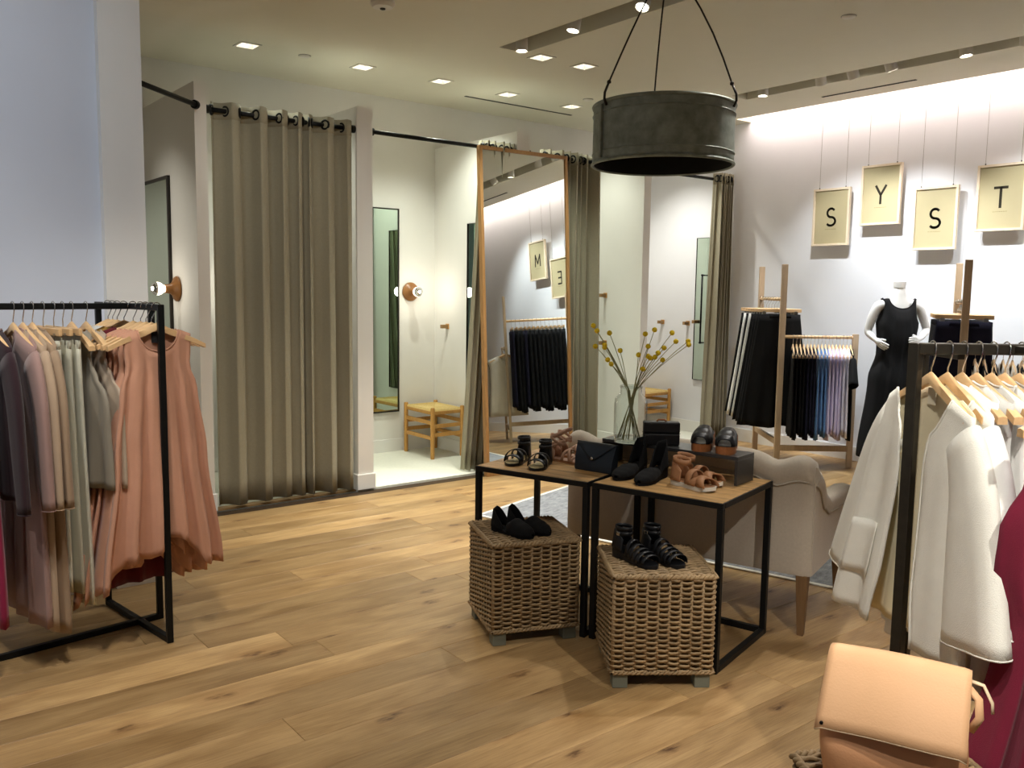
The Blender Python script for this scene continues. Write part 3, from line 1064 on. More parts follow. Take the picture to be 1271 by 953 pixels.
def trousers(name, label, cat, loc, rz, m, waist=.36, wide=.46, L=1.1, crotch=.30, seed=0, group=None, zt=-.135, dep=.016, skirt=False, amp=.014):
    rr = random.Random(seed * 13 + 5)
    t = thing(name, label, cat, loc, rz, group)
    p1, p2 = rr.uniform(0, 6), rr.uniform(0, 6)
    zc = zt - crotch
    n = 26

    def ring(cx, hw, hd, z, v):
        R = []
        for j in range(n):
            a = 2 * pi * j / n
            x = hw * cos(a)
            y = hd * math.copysign(abs(sin(a)) ** .7, sin(a)) + amp * v * sin(9 * x / .2 + p1 + 1.2 * v) * (1 if abs(cos(a)) < .97 else .4)
            R.append((cx + x + .006 * v * sin(4 * v + p2), y, z + .01 * v * sin(3 * x / .2 + p2)))
        return R
    b = MB()
    if skirt:
        b.loft([ring(0, waist / 2 + (wide - waist) / 2 * v, dep * (1 + v), zt - (L + zt) * v, v) for v in [i / 14 for i in range(15)]], True, False)
        b.build('skirt_body', m, t, True, solid=.002)
    else:
        for s in (-1, 1):
            lg = MB()
            hw0 = waist / 4
            hw1 = wide / 4
            rows = []
            for i in range(17):
                v = i / 16
                hw = hw0 + (hw1 - hw0) * v
                rows.append(ring(s * (hw0 + (hw1 - hw0 + .004) * v), hw, dep * (1 - .1 * v), zt - (L + zt) * v, v))
            lg.loft(rows, True, False)
            lg.build('leg', m, t, True, solid=.002)
    w = MB()
    w.loft([ring(0, waist / 2 + .002, dep + .002, zt + .002, 0), ring(0, waist / 2 + .002, dep + .002, zt - .032, 0)], True, False)
    w.build('waistband', m, t, True, solid=.003)
    return t


# ================================================================== black garment rack at the left
ra0, ra1 = Vector((-1.05, 3.744, 0)), Vector((1.138, 4.062, 0))
rb0, rb1 = Vector((1.089, 3.753, 0)), Vector((0.993, 4.387, 0))
Z = Vector((0, 0, 1))
RH = 1.44
t = thing('garment_rack', 'black iron garment rack holding the peach dresses and beige tunics', 'clothes rack', (0, 0, 0))
MB().beam(ra0 + Z * RH, ra1 + Z * RH, .026, .026).build('long_rail', M_IRON, t, bevel=.003)
MB().beam(rb0 + Z * RH, rb1 + Z * RH, .026, .026).build('cross_rail', M_IRON, t, bevel=.003)
for p in (ra0, ra1, rb0, rb1):
    MB().beam(p, p + Z * (RH + .013), .026, .026).build('post', M_IRON, t, bevel=.003)
MB().beam(ra0 + Z * .013, ra1 + Z * .013, .026, .026).build('long_base_bar', M_IRON, t, bevel=.003)
MB().beam(rb0 + Z * .013, rb1 + Z * .013, .026, .026).build('cross_base_bar', M_IRON, t, bevel=.003)
da = (ra1 - ra0).normalized()
db = (rb1 - rb0).normalized()
RZA = atan2(da.y, da.x) - pi / 2
RZB = atan2(db.y, db.x) - pi / 2


def on_a(x):
    return ra0 + da * ((x - ra0.x) / da.x) + Z * RH


def on_b(d):
    return rb0 + db * d + Z * RH


C_MAUVE = cloth('mauve', (158, 128, 120))
C_SAND = cloth('sand', (178, 154, 128))
C_SAND2 = cloth('sand_dark', (160, 136, 110))
C_SAGE = cloth('sage', (206, 204, 184))
C_SAGE2 = cloth('sage_grey', (188, 186, 166))
C_TAUPE = cloth('taupe_silk', (180, 162, 140), rough=.5)
C_TAUPE2 = cloth('taupe_dark', (140, 132, 116), rough=.6)
C_PLUM = cloth('plum_black', (46, 26, 32))
C_MAG = cloth('magenta', (140, 26, 64))
C_MAROON = cloth('maroon', (92, 20, 30))
C_PEACH = cloth('peach', (200, 148, 120))
C_WHITE = cloth('white', (236, 236, 232))
C_IVORY = cloth('ivory', (240, 238, 226), bump=.5)
C_LINING = cloth('cream_lining', (236, 224, 188))
C_GREYT = cloth('pale_grey', (206, 206, 200))
C_WINE = cloth('wine', (116, 18, 46))
C_BLACK = cloth('black', (9, 9, 10), rough=.95, sheen=0)
C_NAVY = cloth('navy', (20, 20, 42), sheen=0)
C_BLUE = cloth('blue', (92, 134, 184))
C_LILAC = cloth('lilac', (206, 194, 220))
C_PALE = cloth('lilac_white', (226, 222, 232))
C_LABEL = mat('woven_label', (24, 22, 24), .8)
C_LABELW = mat('woven_label_cream', (232, 222, 196), .8)
C_YELLOWT = cloth('ochre', (170, 132, 62))
C_BLOUSE = cloth('blouse_cream', (222, 214, 198))

TUN = [(0, .245), (.10, .225), (.4, .24), (1, .27)]
LONGS = (.06, -.58, .070, .050, .34)
GA = 'hangers on the long black rail at the left'
for i, (x, nm, lb, m, hl) in enumerate((
        (.43, 'dress', 'magenta dress at the left edge of the photo on the black rack', C_MAG, 'pale wooden hanger holding the magenta dress at the photo edge'),
        (.50, 'dress', 'dark plum sleeved top at the far left of the black rack', C_PLUM, 'pale wooden hanger holding the dark plum top at the far left'),
        (.585, 'tunic', 'long mauve tunic with dark neck label on the black rack', C_MAUVE, 'pale wooden hanger inside the mauve tunic with neck label'),
        (.620, 'tunic', 'long sand tunic hanging right behind the mauve tunic', C_SAND, 'pale wooden hanger in the sand tunic behind the mauve one'),
        (.655, 'tunic', 'darker sand tunic hanging next to the sage trousers', C_SAND2, 'pale wooden hanger in the darker sand tunic'))):
    L_ = (1.10, .84, 1.30, 1.30, 1.34)[i]
    L_ = (1.22, .74, 1.26, 1.28, 1.30)[i]
    garment(nm, lb, nm, on_a(x), RZA, m, TUN if i != 1 else [(0, .245), (1, .24)], L_, dep=((0, .020), (1, .026)), fold=(4, .010),
            sleeves=LONGS if i in (1, 2, 3, 4) else None, seed=20 + i, tagmat=C_LABEL if i == 2 else None, trim=m)
    hanger('coat', on_a(x), RZA, hl, None)
for i, (x, lb, m, hl) in enumerate(((.695, 'pale sage trousers nearest the sand tunics', C_SAGE, 'clip hanger holding the pale sage trousers nearest the tunics'),
                                    (.735, 'sage trousers in the middle of the three sage pairs', C_SAGE2, 'clip hanger holding the middle sage trousers'),
                                    (.770, 'sage grey trousers hanging beside the taupe tank tops', C_SAGE, 'clip hanger holding the sage trousers beside the tank tops'))):
    trousers('trousers', lb, 'trousers', on_a(x), RZA, m, .34, .42, (1.16, 1.18, 1.22)[i], seed=40 + i, dep=.014, amp=.007)
    hanger('clip', on_a(x), RZA, hl, None)
TANK = [(0, .155), (.06, .15), (.16, .145), (.28, .20), (.38, .27), (.5, .285), (1, .30)]
for x, lb, m, s, hl in ((.805, 'dark taupe tank top half hidden behind the shiny taupe one', C_TAUPE2, 51, 'wooden hanger in the half hidden dark taupe tank top'),
                        (.862, 'shiny taupe tank top with deep armholes beside the peach dress', C_TAUPE, 52, 'wooden hanger in the shiny taupe tank top')):
    garment('tank_top', lb, 'top', on_a(x), RZA + radians(7), m, TANK, .74, neck=(.10, .13, .06), dep=((0, .012), (1, .03)), fold=(4, .010), seed=s, trim=m)
    hanger('coat', on_a(x), RZA, hl, None)


def hanky(u, side):
    return -.10 * abs(u) ** 1.5 + .07 * (1 - abs(u)) + .03 * sin(7 * u)


PEACH = [(0, .145), (.05, .142), (.13, .135), (.22, .165), (.5, .20), (1, .265)]
PL = ['sleeveless peach dress facing out behind the front post of the black rack', 'peach dress just behind the front peach dress',
      'peach dress third from the front of its rail', 'peach dress farthest back of the four peach dresses']
for i in range(4):
    d = .035 + .052 * i
    garment('dress', PL[i], 'dress', on_b(d), RZB, C_PEACH, PEACH, 1.06 + .025 * i, neck=(.088, .115, .03), dep=((0, .012), (.3, .03), (1, .05)),
            fold=(5, .030 if i == 0 else .036), hem=hanky, seed=61 + i, trim=C_PEACH, tagmat=C_LABEL if i == 0 else None, nv=26, nu=40, skew=-.02 * i)
    hanger('coat', on_b(d), RZB, ['wooden hanger in the front peach dress', 'wooden hanger in the second peach dress', 'wooden hanger in the third peach dress',
                                  'wooden hanger in the farthest peach dress'][i], None)
for i, (d, m, lb, hl, nm) in enumerate(((.265, C_MAROON, 'long maroon dress behind the peach dresses', 'wooden hanger in the long maroon dress behind the peach ones', 'dress'),
                                        (.36, C_YELLOWT, 'ochre top between the maroon dress and the pale tops', 'wooden hanger in the ochre top', 'top'),
                                        (.43, C_GREYT, 'pale grey top nearest of three at the back of the cross rail', 'wooden hanger in the nearest pale grey top', 'top'),
                                        (.48, C_GREYT, 'pale grey top in the middle of three at the back of the cross rail', 'wooden hanger in the middle pale grey top', 'top'),
                                        (.53, C_WHITE, 'white top farthest back on the cross rail', 'wooden hanger in the white top farthest back', 'top'))):
    garment(nm, lb, nm, on_b(d), RZB, m, [(0, .17), (.15, .16), (.3, .20), (1, .23)], (1.22 if nm == 'dress' else .80), fold=(4, .014), seed=80 + i, trim=m,
            skew=-.05 if nm == 'dress' else 0)
    hanger('coat', on_b(d), RZB, hl, None)

# ================================================================== black garment rack at the right front
RR = 1.39
rc0 = Vector((2.312, 1.178, 0))
dc = Vector((.787, -.617, 0)).normalized()
nc = Vector((dc.y, -dc.x, 0))          # toward the viewer
t = thing('garment_rack', 'dark iron garment rack with white cardigans at the right front', 'clothes rack', (0, 0, 0))
MB().beam(rc0 + Z * RR, rc0 + dc * 1.25 + Z * RR, .030, .030).build('rail', M_IRON2, t, bevel=.003)
for d in (0, 1.25):
    MB().beam(rc0 + dc * d, rc0 + dc * d + Z * (RR + .015), .030, .030).build('post', M_IRON2, t, bevel=.003)
MB().beam(rc0 + dc * .125 - nc * .22 + Z * .014, rc0 + dc * .125 - nc * .22 + Z * (RR - .015), .026, .026).build('rear_post', M_IRON2, t, bevel=.003)
MB().beam(rc0 + dc * .125 - nc * .22 + Z * (RR - .02), rc0 + dc * .125 + Z * (RR - .02), .02, .02).build('link_bar', M_IRON2, t, bevel=.003)
MB().beam(rc0 + dc * .27 + Z * RR, rc0 + dc * .27 + nc * .46 + Z * RR, .022, .022).build('face_out_arm', M_IRON2, t, bevel=.003)
MB().beam(rc0 + Z * .013, rc0 + dc * 1.25 + Z * .013, .030, .026).build('base_bar', M_IRON2, t, bevel=.003)
for d in (0, 1.25):
    MB().beam(rc0 + dc * d + nc * .25 + Z * .013, rc0 + dc * d - nc * .25 + Z * .013, .030, .026).build('foot_bar', M_IRON2, t, bevel=.003)
RZC = atan2(nc.y, nc.x)


def on_c(d):
    return rc0 + dc * d + Z * RR


CARD = [(0, .240), (.12, .245), (.35, .26), (1, .30)]
WIDES = (.09, -.50, .075, .130, .40)
OPEN = [(0, .66), (.08, .50), (.2, .29), (.35, .22), (.7, .26), (1, .34)]
garment('cardigan', 'ivory open front cardigan with wide sleeves at the end post of the right rack', 'cardigan', on_c(.045), RZC, C_IVORY, CARD, .80,
        neck=(.150, .02, .035), shoulder=.40, dep=((0, .020), (.3, .035), (1, .05)), backf=.6, swing=.105, fold=(3, .014), opening=OPEN, sleeves=WIDES, seed=101, lining=C_LINING,
        tagmat=C_LABELW, pocket=True, trim=C_IVORY, nv=24)
hanger('coat', on_c(.045), RZC, 'wooden hanger in the ivory cardigan at the end post', None)
garment('cardigan', 'second white cardigan hanging behind the ivory one on the right rack', 'cardigan', on_c(.09), RZC, C_WHITE, CARD, .86,
        neck=(.075, .02, .015), shoulder=.40, dep=((0, .012), (1, .04)), fold=(3, .014), opening=OPEN, sleeves=(.10, -.46, .075, .115, .42), seed=102, trim=C_WHITE)
hanger('coat', on_c(.09), RZC, 'wooden hanger in the second white cardigan of the right rack', None)
SHORT = [(0, .182), (.15, .18), (.4, .20), (1, .22)]
RT = [(.13, C_WHITE, 'white top with exposed hanger tip, third on the right rack'), (.17, C_GREYT, 'pale grey top, fourth on the right rack'),
      (.21, C_WHITE, 'white sleeveless top, fifth on the right rack'), (.245, C_GREYT, 'pale grey top, sixth on the right rack'),
      (.285, C_WHITE, 'white top at the right photo edge, seventh on the right rack')]
for i, (d, m, lb) in enumerate(RT):
    garment('top', lb, 'top', on_c(d), RZC, m, SHORT, .86 + .02 * i, fold=(4, .012), seed=110 + i, trim=m)
    hanger('coat', on_c(d), RZC, 'wooden hanger in the ' + lb.replace(' with exposed hanger tip', '').replace(' at the right photo edge', ''), None)
wp = rc0 + dc * .27 + nc * .40 + Z * RR
garment('dress', 'wine red draped dress hanging at the right edge of the photo', 'dress', wp, atan2(dc.y, dc.x), C_WINE, [(0, .19), (.12, .18), (.24, .235), (.34, .24), (.45, .22), (1, .34)], 1.22,
        fold=(5, .035), dep=((0, .020), (1, .06)), seed=131, trim=C_WINE, nv=26, nu=40)
hanger('coat', wp, atan2(dc.y, dc.x), 'wooden hanger in the wine red dress out beyond the photo edge', None)

# ================================================================== wooden racks by the poster wall
def wood_rack(label, F, B, Cc):
    t = thing('wooden_rack', label, 'clothes rack', (F[0], F[1], 0))
    f = Vector((0, 0, 0)); b = Vector((B[0] - F[0], B[1] - F[1], 0)); c = Vector((Cc[0] - F[0], Cc[1] - F[1], 0))
    db_, dc_ = b.normalized(), c.normalized()
    MB().beam(f, f + Z * 1.79, .032, .05, up=dc_).build('tall_post', M_RACKW, t, bevel=.003)
    MB().beam(b, b + Z * 1.79, .032, .05, up=dc_).build('tall_post', M_RACKW, t, bevel=.003)
    MB().beam(c, c + Z * 1.19, .032, .05, up=dc_).build('short_post', M_RACKW, t, bevel=.003)
    MB().tube([f + Z * 1.485, b + Z * 1.485], .014, 10).build('high_rail', M_HANG2, t, True)
    MB().tube([f + Z * 1.16, c + Z * 1.16], .014, 10).build('low_rail', M_HANG2, t, True)
    MB().beam(f + Z * .22, b + Z * .22, .03, .05).build('base_rail', M_RACKW, t, bevel=.003)
    MB().beam(f + Z * .17, c + Z * .17, .03, .05).build('base_rail', M_RACKW, t, bevel=.003)
    return db_, dc_


FL, BL, CLo = Vector((6.6, 4.57, 0)), Vector((7.1, 5.17, 0)), Vector((7.1, 4.165, 0))
wood_rack('pale wooden rack left of the mannequin with lilac and blue tops', FL, BL, CLo)
FR, BR, CR = Vector((6.34, 2.89, 0)), Vector((7.02, 3.27, 0)), Vector((6.65, 2.335, 0))
wood_rack('wooden rack right of the mannequin partly behind the white cardigans', FR, BR, CR)
P3 = Vector((6.62, 1.55, 0))


def rail_things(P, Q, z, near):
    d = (Q - P).normalized()
    # local x toward the viewer or facing
    rz = atan2(d.y, d.x) - pi / 2
    return d, rz


dL, rzL = rail_things(FL, BL, 1.485, True)
TRL = [(.10, C_BLACK, 'frontmost black wide trousers on the high rail of the left wooden rack'), (.17, C_BLACK, None), (.24, C_BLACK, None), (.31, C_BLACK, None),
       (.38, C_GREYT, 'pale grey trousers between black ones on the left wooden rack'), (.45, C_BLACK, None),
       (.52, C_WHITE, 'white trousers between black ones on the left wooden rack'), (.59, C_BLACK, None)]
for i, (d, m, lb) in enumerate(TRL):
    p = FL + dL * d + Z * 1.485
    sh = Vector((cos(rzL), sin(rzL), 0)) * (-.006 * i)
    trousers('trousers', lb or '%s trousers from the front on the left wooden rack, black' % ORD[i], 'trousers', p + sh, rzL, m, .36, .62 if i < 5 else .60,
             1.14 - .01 * i, seed=140 + i, group=None if lb else 'black trousers on the high rail left of the mannequin', dep=.02, amp=.016)
    hanger('clip', p + sh, rzL, '%s clip hanger from the front on the high rail of the left wooden rack' % ORD[i], 'clip hangers on the high rail left of the mannequin', M_HANG2)
dLc, rzq = rail_things(FL, CLo, 1.16, True)
nLc = Vector((dLc.y, -dLc.x, 0))
rzLc = atan2(nLc.y, nLc.x) - radians(13)
LOWL = [C_BLACK] * 4 + [C_NAVY] * 3 + [C_BLUE] * 3 + [C_LILAC] * 4 + [C_PALE] * 2 + [C_BLACK]
LN = {id(C_BLACK): 'black', id(C_NAVY): 'navy', id(C_BLUE): 'blue', id(C_LILAC): 'lilac', id(C_PALE): 'white'}
LT = (CLo - FL).length
for i, m in enumerate(LOWL):
    d = .10 + (LT - .14) * i / (len(LOWL) - 1)
    p = FL + dLc * d + Z * 1.16
    cn = LN[id(m)]
    if i == len(LOWL) - 1:
        lb, grp = 'black short sleeved top at the right end of the low wooden rail', None
        sl = (.10, -.20, .06, .075, .5)
    else:
        lb, grp = '%s %s top from the tall post on the low wooden rail' % (ORD[i], cn), 'tops on the low rail left of the mannequin'
        sl = None
    garment('top', lb, 'top', p, rzLc, m, [(0, .245), (.12, .205), (.35, .21), (1, .23)], .86 + .03 * sin(i * 2.1), fold=(4, .009), dep=((0, .010), (1, .016)),
            seed=160 + i, group=grp, sleeves=sl, nv=12, nu=16)
    hanger('coat', p, rzLc, '%s pale wooden hanger from the tall post, left of the mannequin' % ORD[i], 'hangers on the low rail left of the mannequin', M_HANG2)

dR, rzR = rail_things(FR, BR, 1.485, True)
for i in range(13):
    d = .08 + .052 * i
    p = FR + dR * d + Z * 1.485
    trousers('trousers', 'frontmost navy trousers on the rack right of the mannequin' if i == 0 else '%s dark trousers from the front on the rack right of the mannequin' % ORD[i],
             'trousers', p, rzR, C_NAVY if i in (0, 3) else C_BLACK, .36, .46, 1.06 + .03 * (i % 3), seed=190 + i, dep=.024,
             group=None if i == 0 else 'dark trousers on the high rail right of the mannequin')
    hanger('clip', p, rzR, 'frontmost clip hanger on the rack right of the mannequin' if i == 0 else '%s clip hanger from the front on the rack right of the mannequin' % ORD[i],
           None if i == 0 else 'clip hangers on the high rail right of the mannequin', M_HANG2)
dRc, _ = rail_things(FR, CR, 1.16, True)
nRc = Vector((dRc.y, -dRc.x, 0))
rzRc = atan2(nRc.y, nRc.x)
for i in range(9):
    d = .08 + .058 * i
    p = FR + dRc * d + Z * 1.16
    m = (C_BLOUSE, C_BLACK, C_BLACK, C_BLOUSE, C_BLOUSE, C_BLACK, C_BLOUSE, C_BLOUSE, C_BLOUSE)[i]
    cn = 'cream blouse' if m is C_BLOUSE else 'black top'
    garment('blouse' if m is C_BLOUSE else 'top', '%s garment from the tall post behind the white cardigans, %s' % (ORD[i], cn), 'top', p, rzRc, m, [(0, .245), (.12, .205), (.35, .21), (1, .24)], .84, fold=(4, .010),
            dep=((0, .010), (1, .018)), seed=210 + i, group='tops on the low rail behind the white cardigans', nv=12, nu=16)
    hanger('coat', p, rzRc, '%s wooden hanger from the tall post behind the white cardigans' % ORD[i], 'hangers on the low rail behind the white cardigans', M_HANG2)

# ================================================================== display tables and riser
def display_table(label, a, ang, w, d, h=.705):
    t = thing('display_table', label, 'table', (a[0], a[1], 0), radians(ang))
    b = .026
    for x, y in ((0, 0), (w - b, 0), (0, d - b), (w - b, d - b)):
        MB().box(x, x + b, y, y + b, 0, h - b).build('leg', M_IRON, t, bevel=.002)
    for q in ((0, w, 0, b), (0, w, d - b, d), (0, b, b, d - b), (w - b, w, b, d - b)):
        MB().box(q[0], q[1], q[2], q[3], h - b, h - .002).build('top_rail', M_IRON, t, bevel=.002)
    for q in ((b, w - b, d - b, d), (0, b, b, d - b), (w - b, w, b, d - b)):
        MB().box(q[0], q[1], q[2], q[3], 0, b).build('base_rail', M_IRON, t, bevel=.002)
    n = 4
    for i in range(n):
        y0 = .006 + (d - .012) * i / n
        y1 = .006 + (d - .012) * (i + 1) / n
        MB().box(.006, w - .006, y0 + .0006, y1 - .0006, h - .018, h).build('top_board', M_TABLE, t, bevel=.0012)
    return t


display_table('left display table with iron frame and wooden top', (2.378, 3.300), -71.5, .604, .555)
display_table('right display table with iron frame, nearer the sofa leg', (2.584, 2.716), -74.6, .604, .555)
TT = .705
t = thing('display_riser', 'black lacquered display riser carrying the flower vase and clogs', 'riser', (2.90, 2.985, TT), radians(-78))
MB().box(0, .70, 0, .165, .110, .126).build('top_plate', M_RISER, t, bevel=.002)
MB().box(0, .014, 0, .165, 0, .110).build('side_plate', M_RISER, t, bevel=.002)
MB().box(.686, .70, 0, .165, 0, .110).build('side_plate', M_RISER, t, bevel=.002)
RZT = TT + .126

# ================================================================== wicker cubes
WICK = {}


def wicker_cube(label, c, ang, s=.39, h=.392, foot=.058):
    t = thing('wicker_cube', label, 'basket stool', (c[0], c[1], 0), radians(ang))
    if not WICK:
        r = random.Random(2)
        hs = s / 2
        ns = 9
        wv = MB()
        rows = 36
        for k in range(rows):
            z = foot + .014 + (h - .030) * k / (rows - 1)
            ph = k % 2
            pts = []
            per = ns * 6
            for side in range(4):
                for j in range(per):
                    f = j / per
                    a = f * ns * pi + ph * pi
                    o = .0085 * sin(a) + r.uniform(-.0012, .0012)
                    x, y = -hs + s * f, -hs - o
                    q = ((x, y), (-y, x), (-x, -y), (y, -x))[side]
                    pts.append((q[0], q[1], z + r.uniform(-.0012, .0012)))
            pts.append(pts[0])
            wv.tube(pts, .0052, 5, False, up=(0, 0, 1))
        # top weave
        for k in range(26):
            yy = -hs + .008 + (s - .016) * k / 25
            pts = [(-hs + s * j / 54, yy, foot + h - .003 + .005 * sin(j * pi / 6 + (k % 2) * pi) + r.uniform(-.001, .001)) for j in range(55)]
            wv.tube(pts, .0062, 5, False)
        st = MB()
        for side in range(4):
            for j in range(ns + 1):
                x = -hs + s * (j + .0) / ns
                x = max(-hs + .004, min(hs - .004, x))
                p = ((x, -hs), (hs, x), (-x, hs), (-hs, -x))[side]
                st.tube([(p[0], p[1], foot + .004), (p[0], p[1], foot + h)], .0055, 6)
        rims = []
        for zz, rad, nm in ((foot + h - .004, .011, 'top_rim'), (foot + .008, .009, 'bottom_rim')):
            rim = MB()
            for tw in range(2):
                pts = []
                for side in range(4):
                    for j in range(44):
                        f = j / 44
                        a = 2 * pi * f * 11 + tw * pi
                        x, y = -hs + s * f, -hs - .004 - .006 * cos(a)
                        q = ((x, y), (-y, x), (-x, -y), (y, -x))[side]
                        pts.append((q[0], q[1], zz + .006 * sin(a)))
                pts.append(pts[0])
                rim.tube(pts, rad * .62, 6, False)
            rims.append((nm, rim.build(nm, M_WICK, t, True)))
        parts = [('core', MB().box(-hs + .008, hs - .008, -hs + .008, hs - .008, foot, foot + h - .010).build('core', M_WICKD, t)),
                 ('weave', wv.build('weave', M_WICK, t, True)), ('stakes', st.build('stakes', M_WICK, t, True))] + rims
        parts[1][1]['kind'] = 'stuff'
        parts[2][1]['kind'] = 'stuff'
        for x, y in ((-1, -1), (1, -1), (1, 1), (-1, 1)):
            q = hs - .034
            parts.append(('foot', MB().box(x * q - .03, x * q + .03, y * q - .03, y * q + .03, 0, foot + .002).build('foot', M_FOOT, t, bevel=.003)))
        WICK['p'] = parts
    else:
        for n, o in WICK['p']:
            q = o.copy()
            COL.objects.link(q)
            q.parent = t
    return t


wicker_cube('wicker cube under the left display table', (2.432, 2.998), -21.5)
wicker_cube('wicker cube under the right display table', (2.588, 2.342), -36.0)
wicker_cube('wicker cube under the tan backpack at the bottom right', (1.815, .850), -30.0)
WT = .456

# ================================================================== shoes
HWT = [(0, .016), (.04, .025), (.15, .031), (.35, .029), (.55, .036), (.72, .042), (.86, .037), (.95, .024), (1, .006)]


def hw(s):
    return lerp_tab(HWT, max(0, min(1, s)))


def sole_mesh(L, zb, th, grow=0.0, pl=None):
    """zb(s) underside height, th(s) thickness"""
    n = 17
    ss = [0.5 - .5 * cos(pi * i / (n - 1)) for i in range(n)]
    path = [(s, 1) for s in ss] + [(s, -1) for s in ss[::-1][1:-1]]
    lo, mid, hi = [], [], []
    for s, sg in path:
        x = (s - .5) * L
        y = sg * (hw(s) + grow)
        lo.append((x, y * .96, zb(s)))
        mid.append((x, y, zb(s) + th(s) * .5))
        hi.append((x, y * .97, zb(s) + th(s)))
    m = MB()
    k = len(path)
    m.loft([lo, mid, hi], True, False)
    # ladder caps
    for base, flip in ((0, True), (2 * k, False)):
        for i in range(n - 1):
            a, b = base + i, base + i + 1
            c_, d_ = base + (k - i - 1) % k, base + (k - i) % k
            if i == 0:
                f = (a, b, c_)
                d_ = a
            f = (a, b, c_, d_) if i > 0 else (a, b, c_)
            if i == n - 2:
                f = (a, b, d_) if i > 0 else f
            m.f.append(f[::-1] if flip else f)
    return m


def band(s0, s1, h, bw, zt, L, grow=.003, arc=(0, pi), taper=1.0):
    rows = []
    for e in (-1, 1):
        row = []
        for i in range(15):
            a = arc[0] + (arc[1] - arc[0]) * i / 14
            f = i / 14
            s = s0 + (s1 - s0) * f
            w = hw(s) + grow
            row.append(((s - .5) * L + e * bw / 2 * (1 - (1 - taper) * sin(a)), w * cos(a), zt(s) + h * max(0, sin(a)) ** .7))
        rows.append(row)
    mid = [((a[0] + b[0]) / 2, (a[1] + b[1]) / 2 * 1.015, (a[2] + b[2]) / 2 + .0012) for a, b in zip(*rows)]
    return MB().loft([rows[0], mid, rows[1]], False)


def ankle_band(z, r, bw, L, x0=.085, rx=1.25, start=0, sweep=2 * pi, slope=0.0):
    rows = []
    for e in (-1, 1):
        rows.append([(-L / 2 + x0 * L * 1.9 + r * rx * cos(start + sweep * i / 24), r * sin(start + sweep * i / 24), z + e * bw / 2 + slope * cos(start + sweep * i / 24)) for i in range(25)])
    return MB().loft(rows, False)


def counter(L, zt, h, s_end=.24, cut=.6, grow=.002):
    """heel counter wrapping the back of the foot, dropping toward S_END"""
    rows = []
    ss = [s_end * (1 - i / 8) for i in range(9)]
    path = [(s, 1) for s in ss] + [(s, -1) for s in ss[::-1][1:]]
    for e in range(5):
        v = e / 4
        row = []
        for s, sg in path:
            k = 1 - cut * (s / s_end) ** 1.2
            row.append(((s - .5) * L + .010 * v * (1 - s / s_end), sg * (hw(s) + grow) * (1 - .22 * v), zt(s) + h * k * v))
        rows.append(row)
    return MB().loft(rows, False)


def upper(L, zt, hgt, open_=(.06, .46), grow=.002, s0=0.0, s1=1.0, sq=.62, cut=(5, 11)):
    n, na = 22, 16
    rings = []
    for i in range(n + 1):
        s = s0 + (s1 - s0) * i / n
        w = hw(s) + grow
        ring = []
        for j in range(na + 1):
            a = pi * j / na
            ring.append(((s - .5) * L, w * math.copysign(abs(cos(a)) ** sq, cos(a)), zt(s) + hgt(s) * sin(a) ** .8))
        rings.append(ring)
    m = MB()
    m.v = [p for r_ in rings for p in r_]
    for i in range(n):
        sm = s0 + (s1 - s0) * (i + .5) / n
        for j in range(na):
            if open_ and open_[0] < sm < open_[1] and cut[0] <= j < cut[1]:
                continue
            a = i * (na + 1) + j
            m.f.append((a, a + 1, a + na + 2, a + na + 1))
    return m


def shoe(name, label, toe, ang, z, build, L=.24):
    d = Vector((cos(radians(ang)), sin(radians(ang)), 0))
    c = Vector((toe[0], toe[1], z)) - d * (L / 2)
    t = thing(name, label, 'shoe', c, radians(ang))
    build(t, L)
    return t


flat = lambda z: (lambda s: z)


def b_black_sandal(t, L):
    zt = flat(.013)
    sole_mesh(L, flat(0), flat(.013)).build('sole', M_BLEATH, t, True, angle=40)
    sole_mesh(L * .97, flat(.013), flat(.0016), -.003).build('insole', M_INSOLE, t, True, angle=40)
    band(.80, .70, .032, .050, zt, L).build('toe_strap', M_BLEATH, t, True, solid=.003)
    band(.74, .44, .052, .022, zt, L).build('instep_strap', M_BLEATH, t, True, solid=.003)
    band(.44, .74, .056, .022, zt, L, .005).build('instep_strap', M_BLEATH, t, True, solid=.003)
    counter(L, zt, .105, .26, .55).build('heel_counter', M_BLEATH, t, True, solid=.003)
    for z in (.085, .110):
        ankle_band(z, .030, .013, L, .10).build('ankle_strap', M_BLEATH, t, True, solid=.003)


def b_nude(t, L):
    zt = flat(.012)
    sole_mesh(L, flat(0), flat(.012)).build('sole', M_TANL, t, True, angle=40)
    sole_mesh(L * .97, flat(.012), flat(.0016), -.003).build('insole', M_NUDE, t, True, angle=40)
    for a, b_, h in ((.86, .66, .030), (.66, .86, .034), (.62, .40, .052), (.40, .62, .056)):
        band(a, b_, h, .016, zt, L).build('cross_strap', M_NUDE, t, True, solid=.003)
    counter(L, zt, .075, .2, .5).build('heel_counter', M_NUDE, t, True, solid=.003)
    for z, sl in ((.080, .02), (.105, -.02), (.128, .018)):
        ankle_band(z, .030, .016, L, .10, slope=sl).build('ankle_strap', M_NUDE, t, True, solid=.003)


def b_bootie(t, L):
    rise = lambda s: .040 * max(0, 1 - s / .62) ** 1.2
    sole_mesh(L, flat(0), lambda s: .012 + rise(s)).build('wedge_sole', M_BSUEDE, t, True, angle=40)
    zt = lambda s: .012 + rise(s)
    hg = lambda s: lerp_tab([(0, .020), (.35, .025), (.46, .036), (.60, .044), (.75, .036), (.9, .027), (1, .012)], s)
    upper(L, zt, hg, None, s0=.42).build('toe_upper', M_BSUEDE, t, True, solid=.003)
    counter(L, zt, .118, .44, .92).build('heel_counter', M_BSUEDE, t, True, solid=.004)


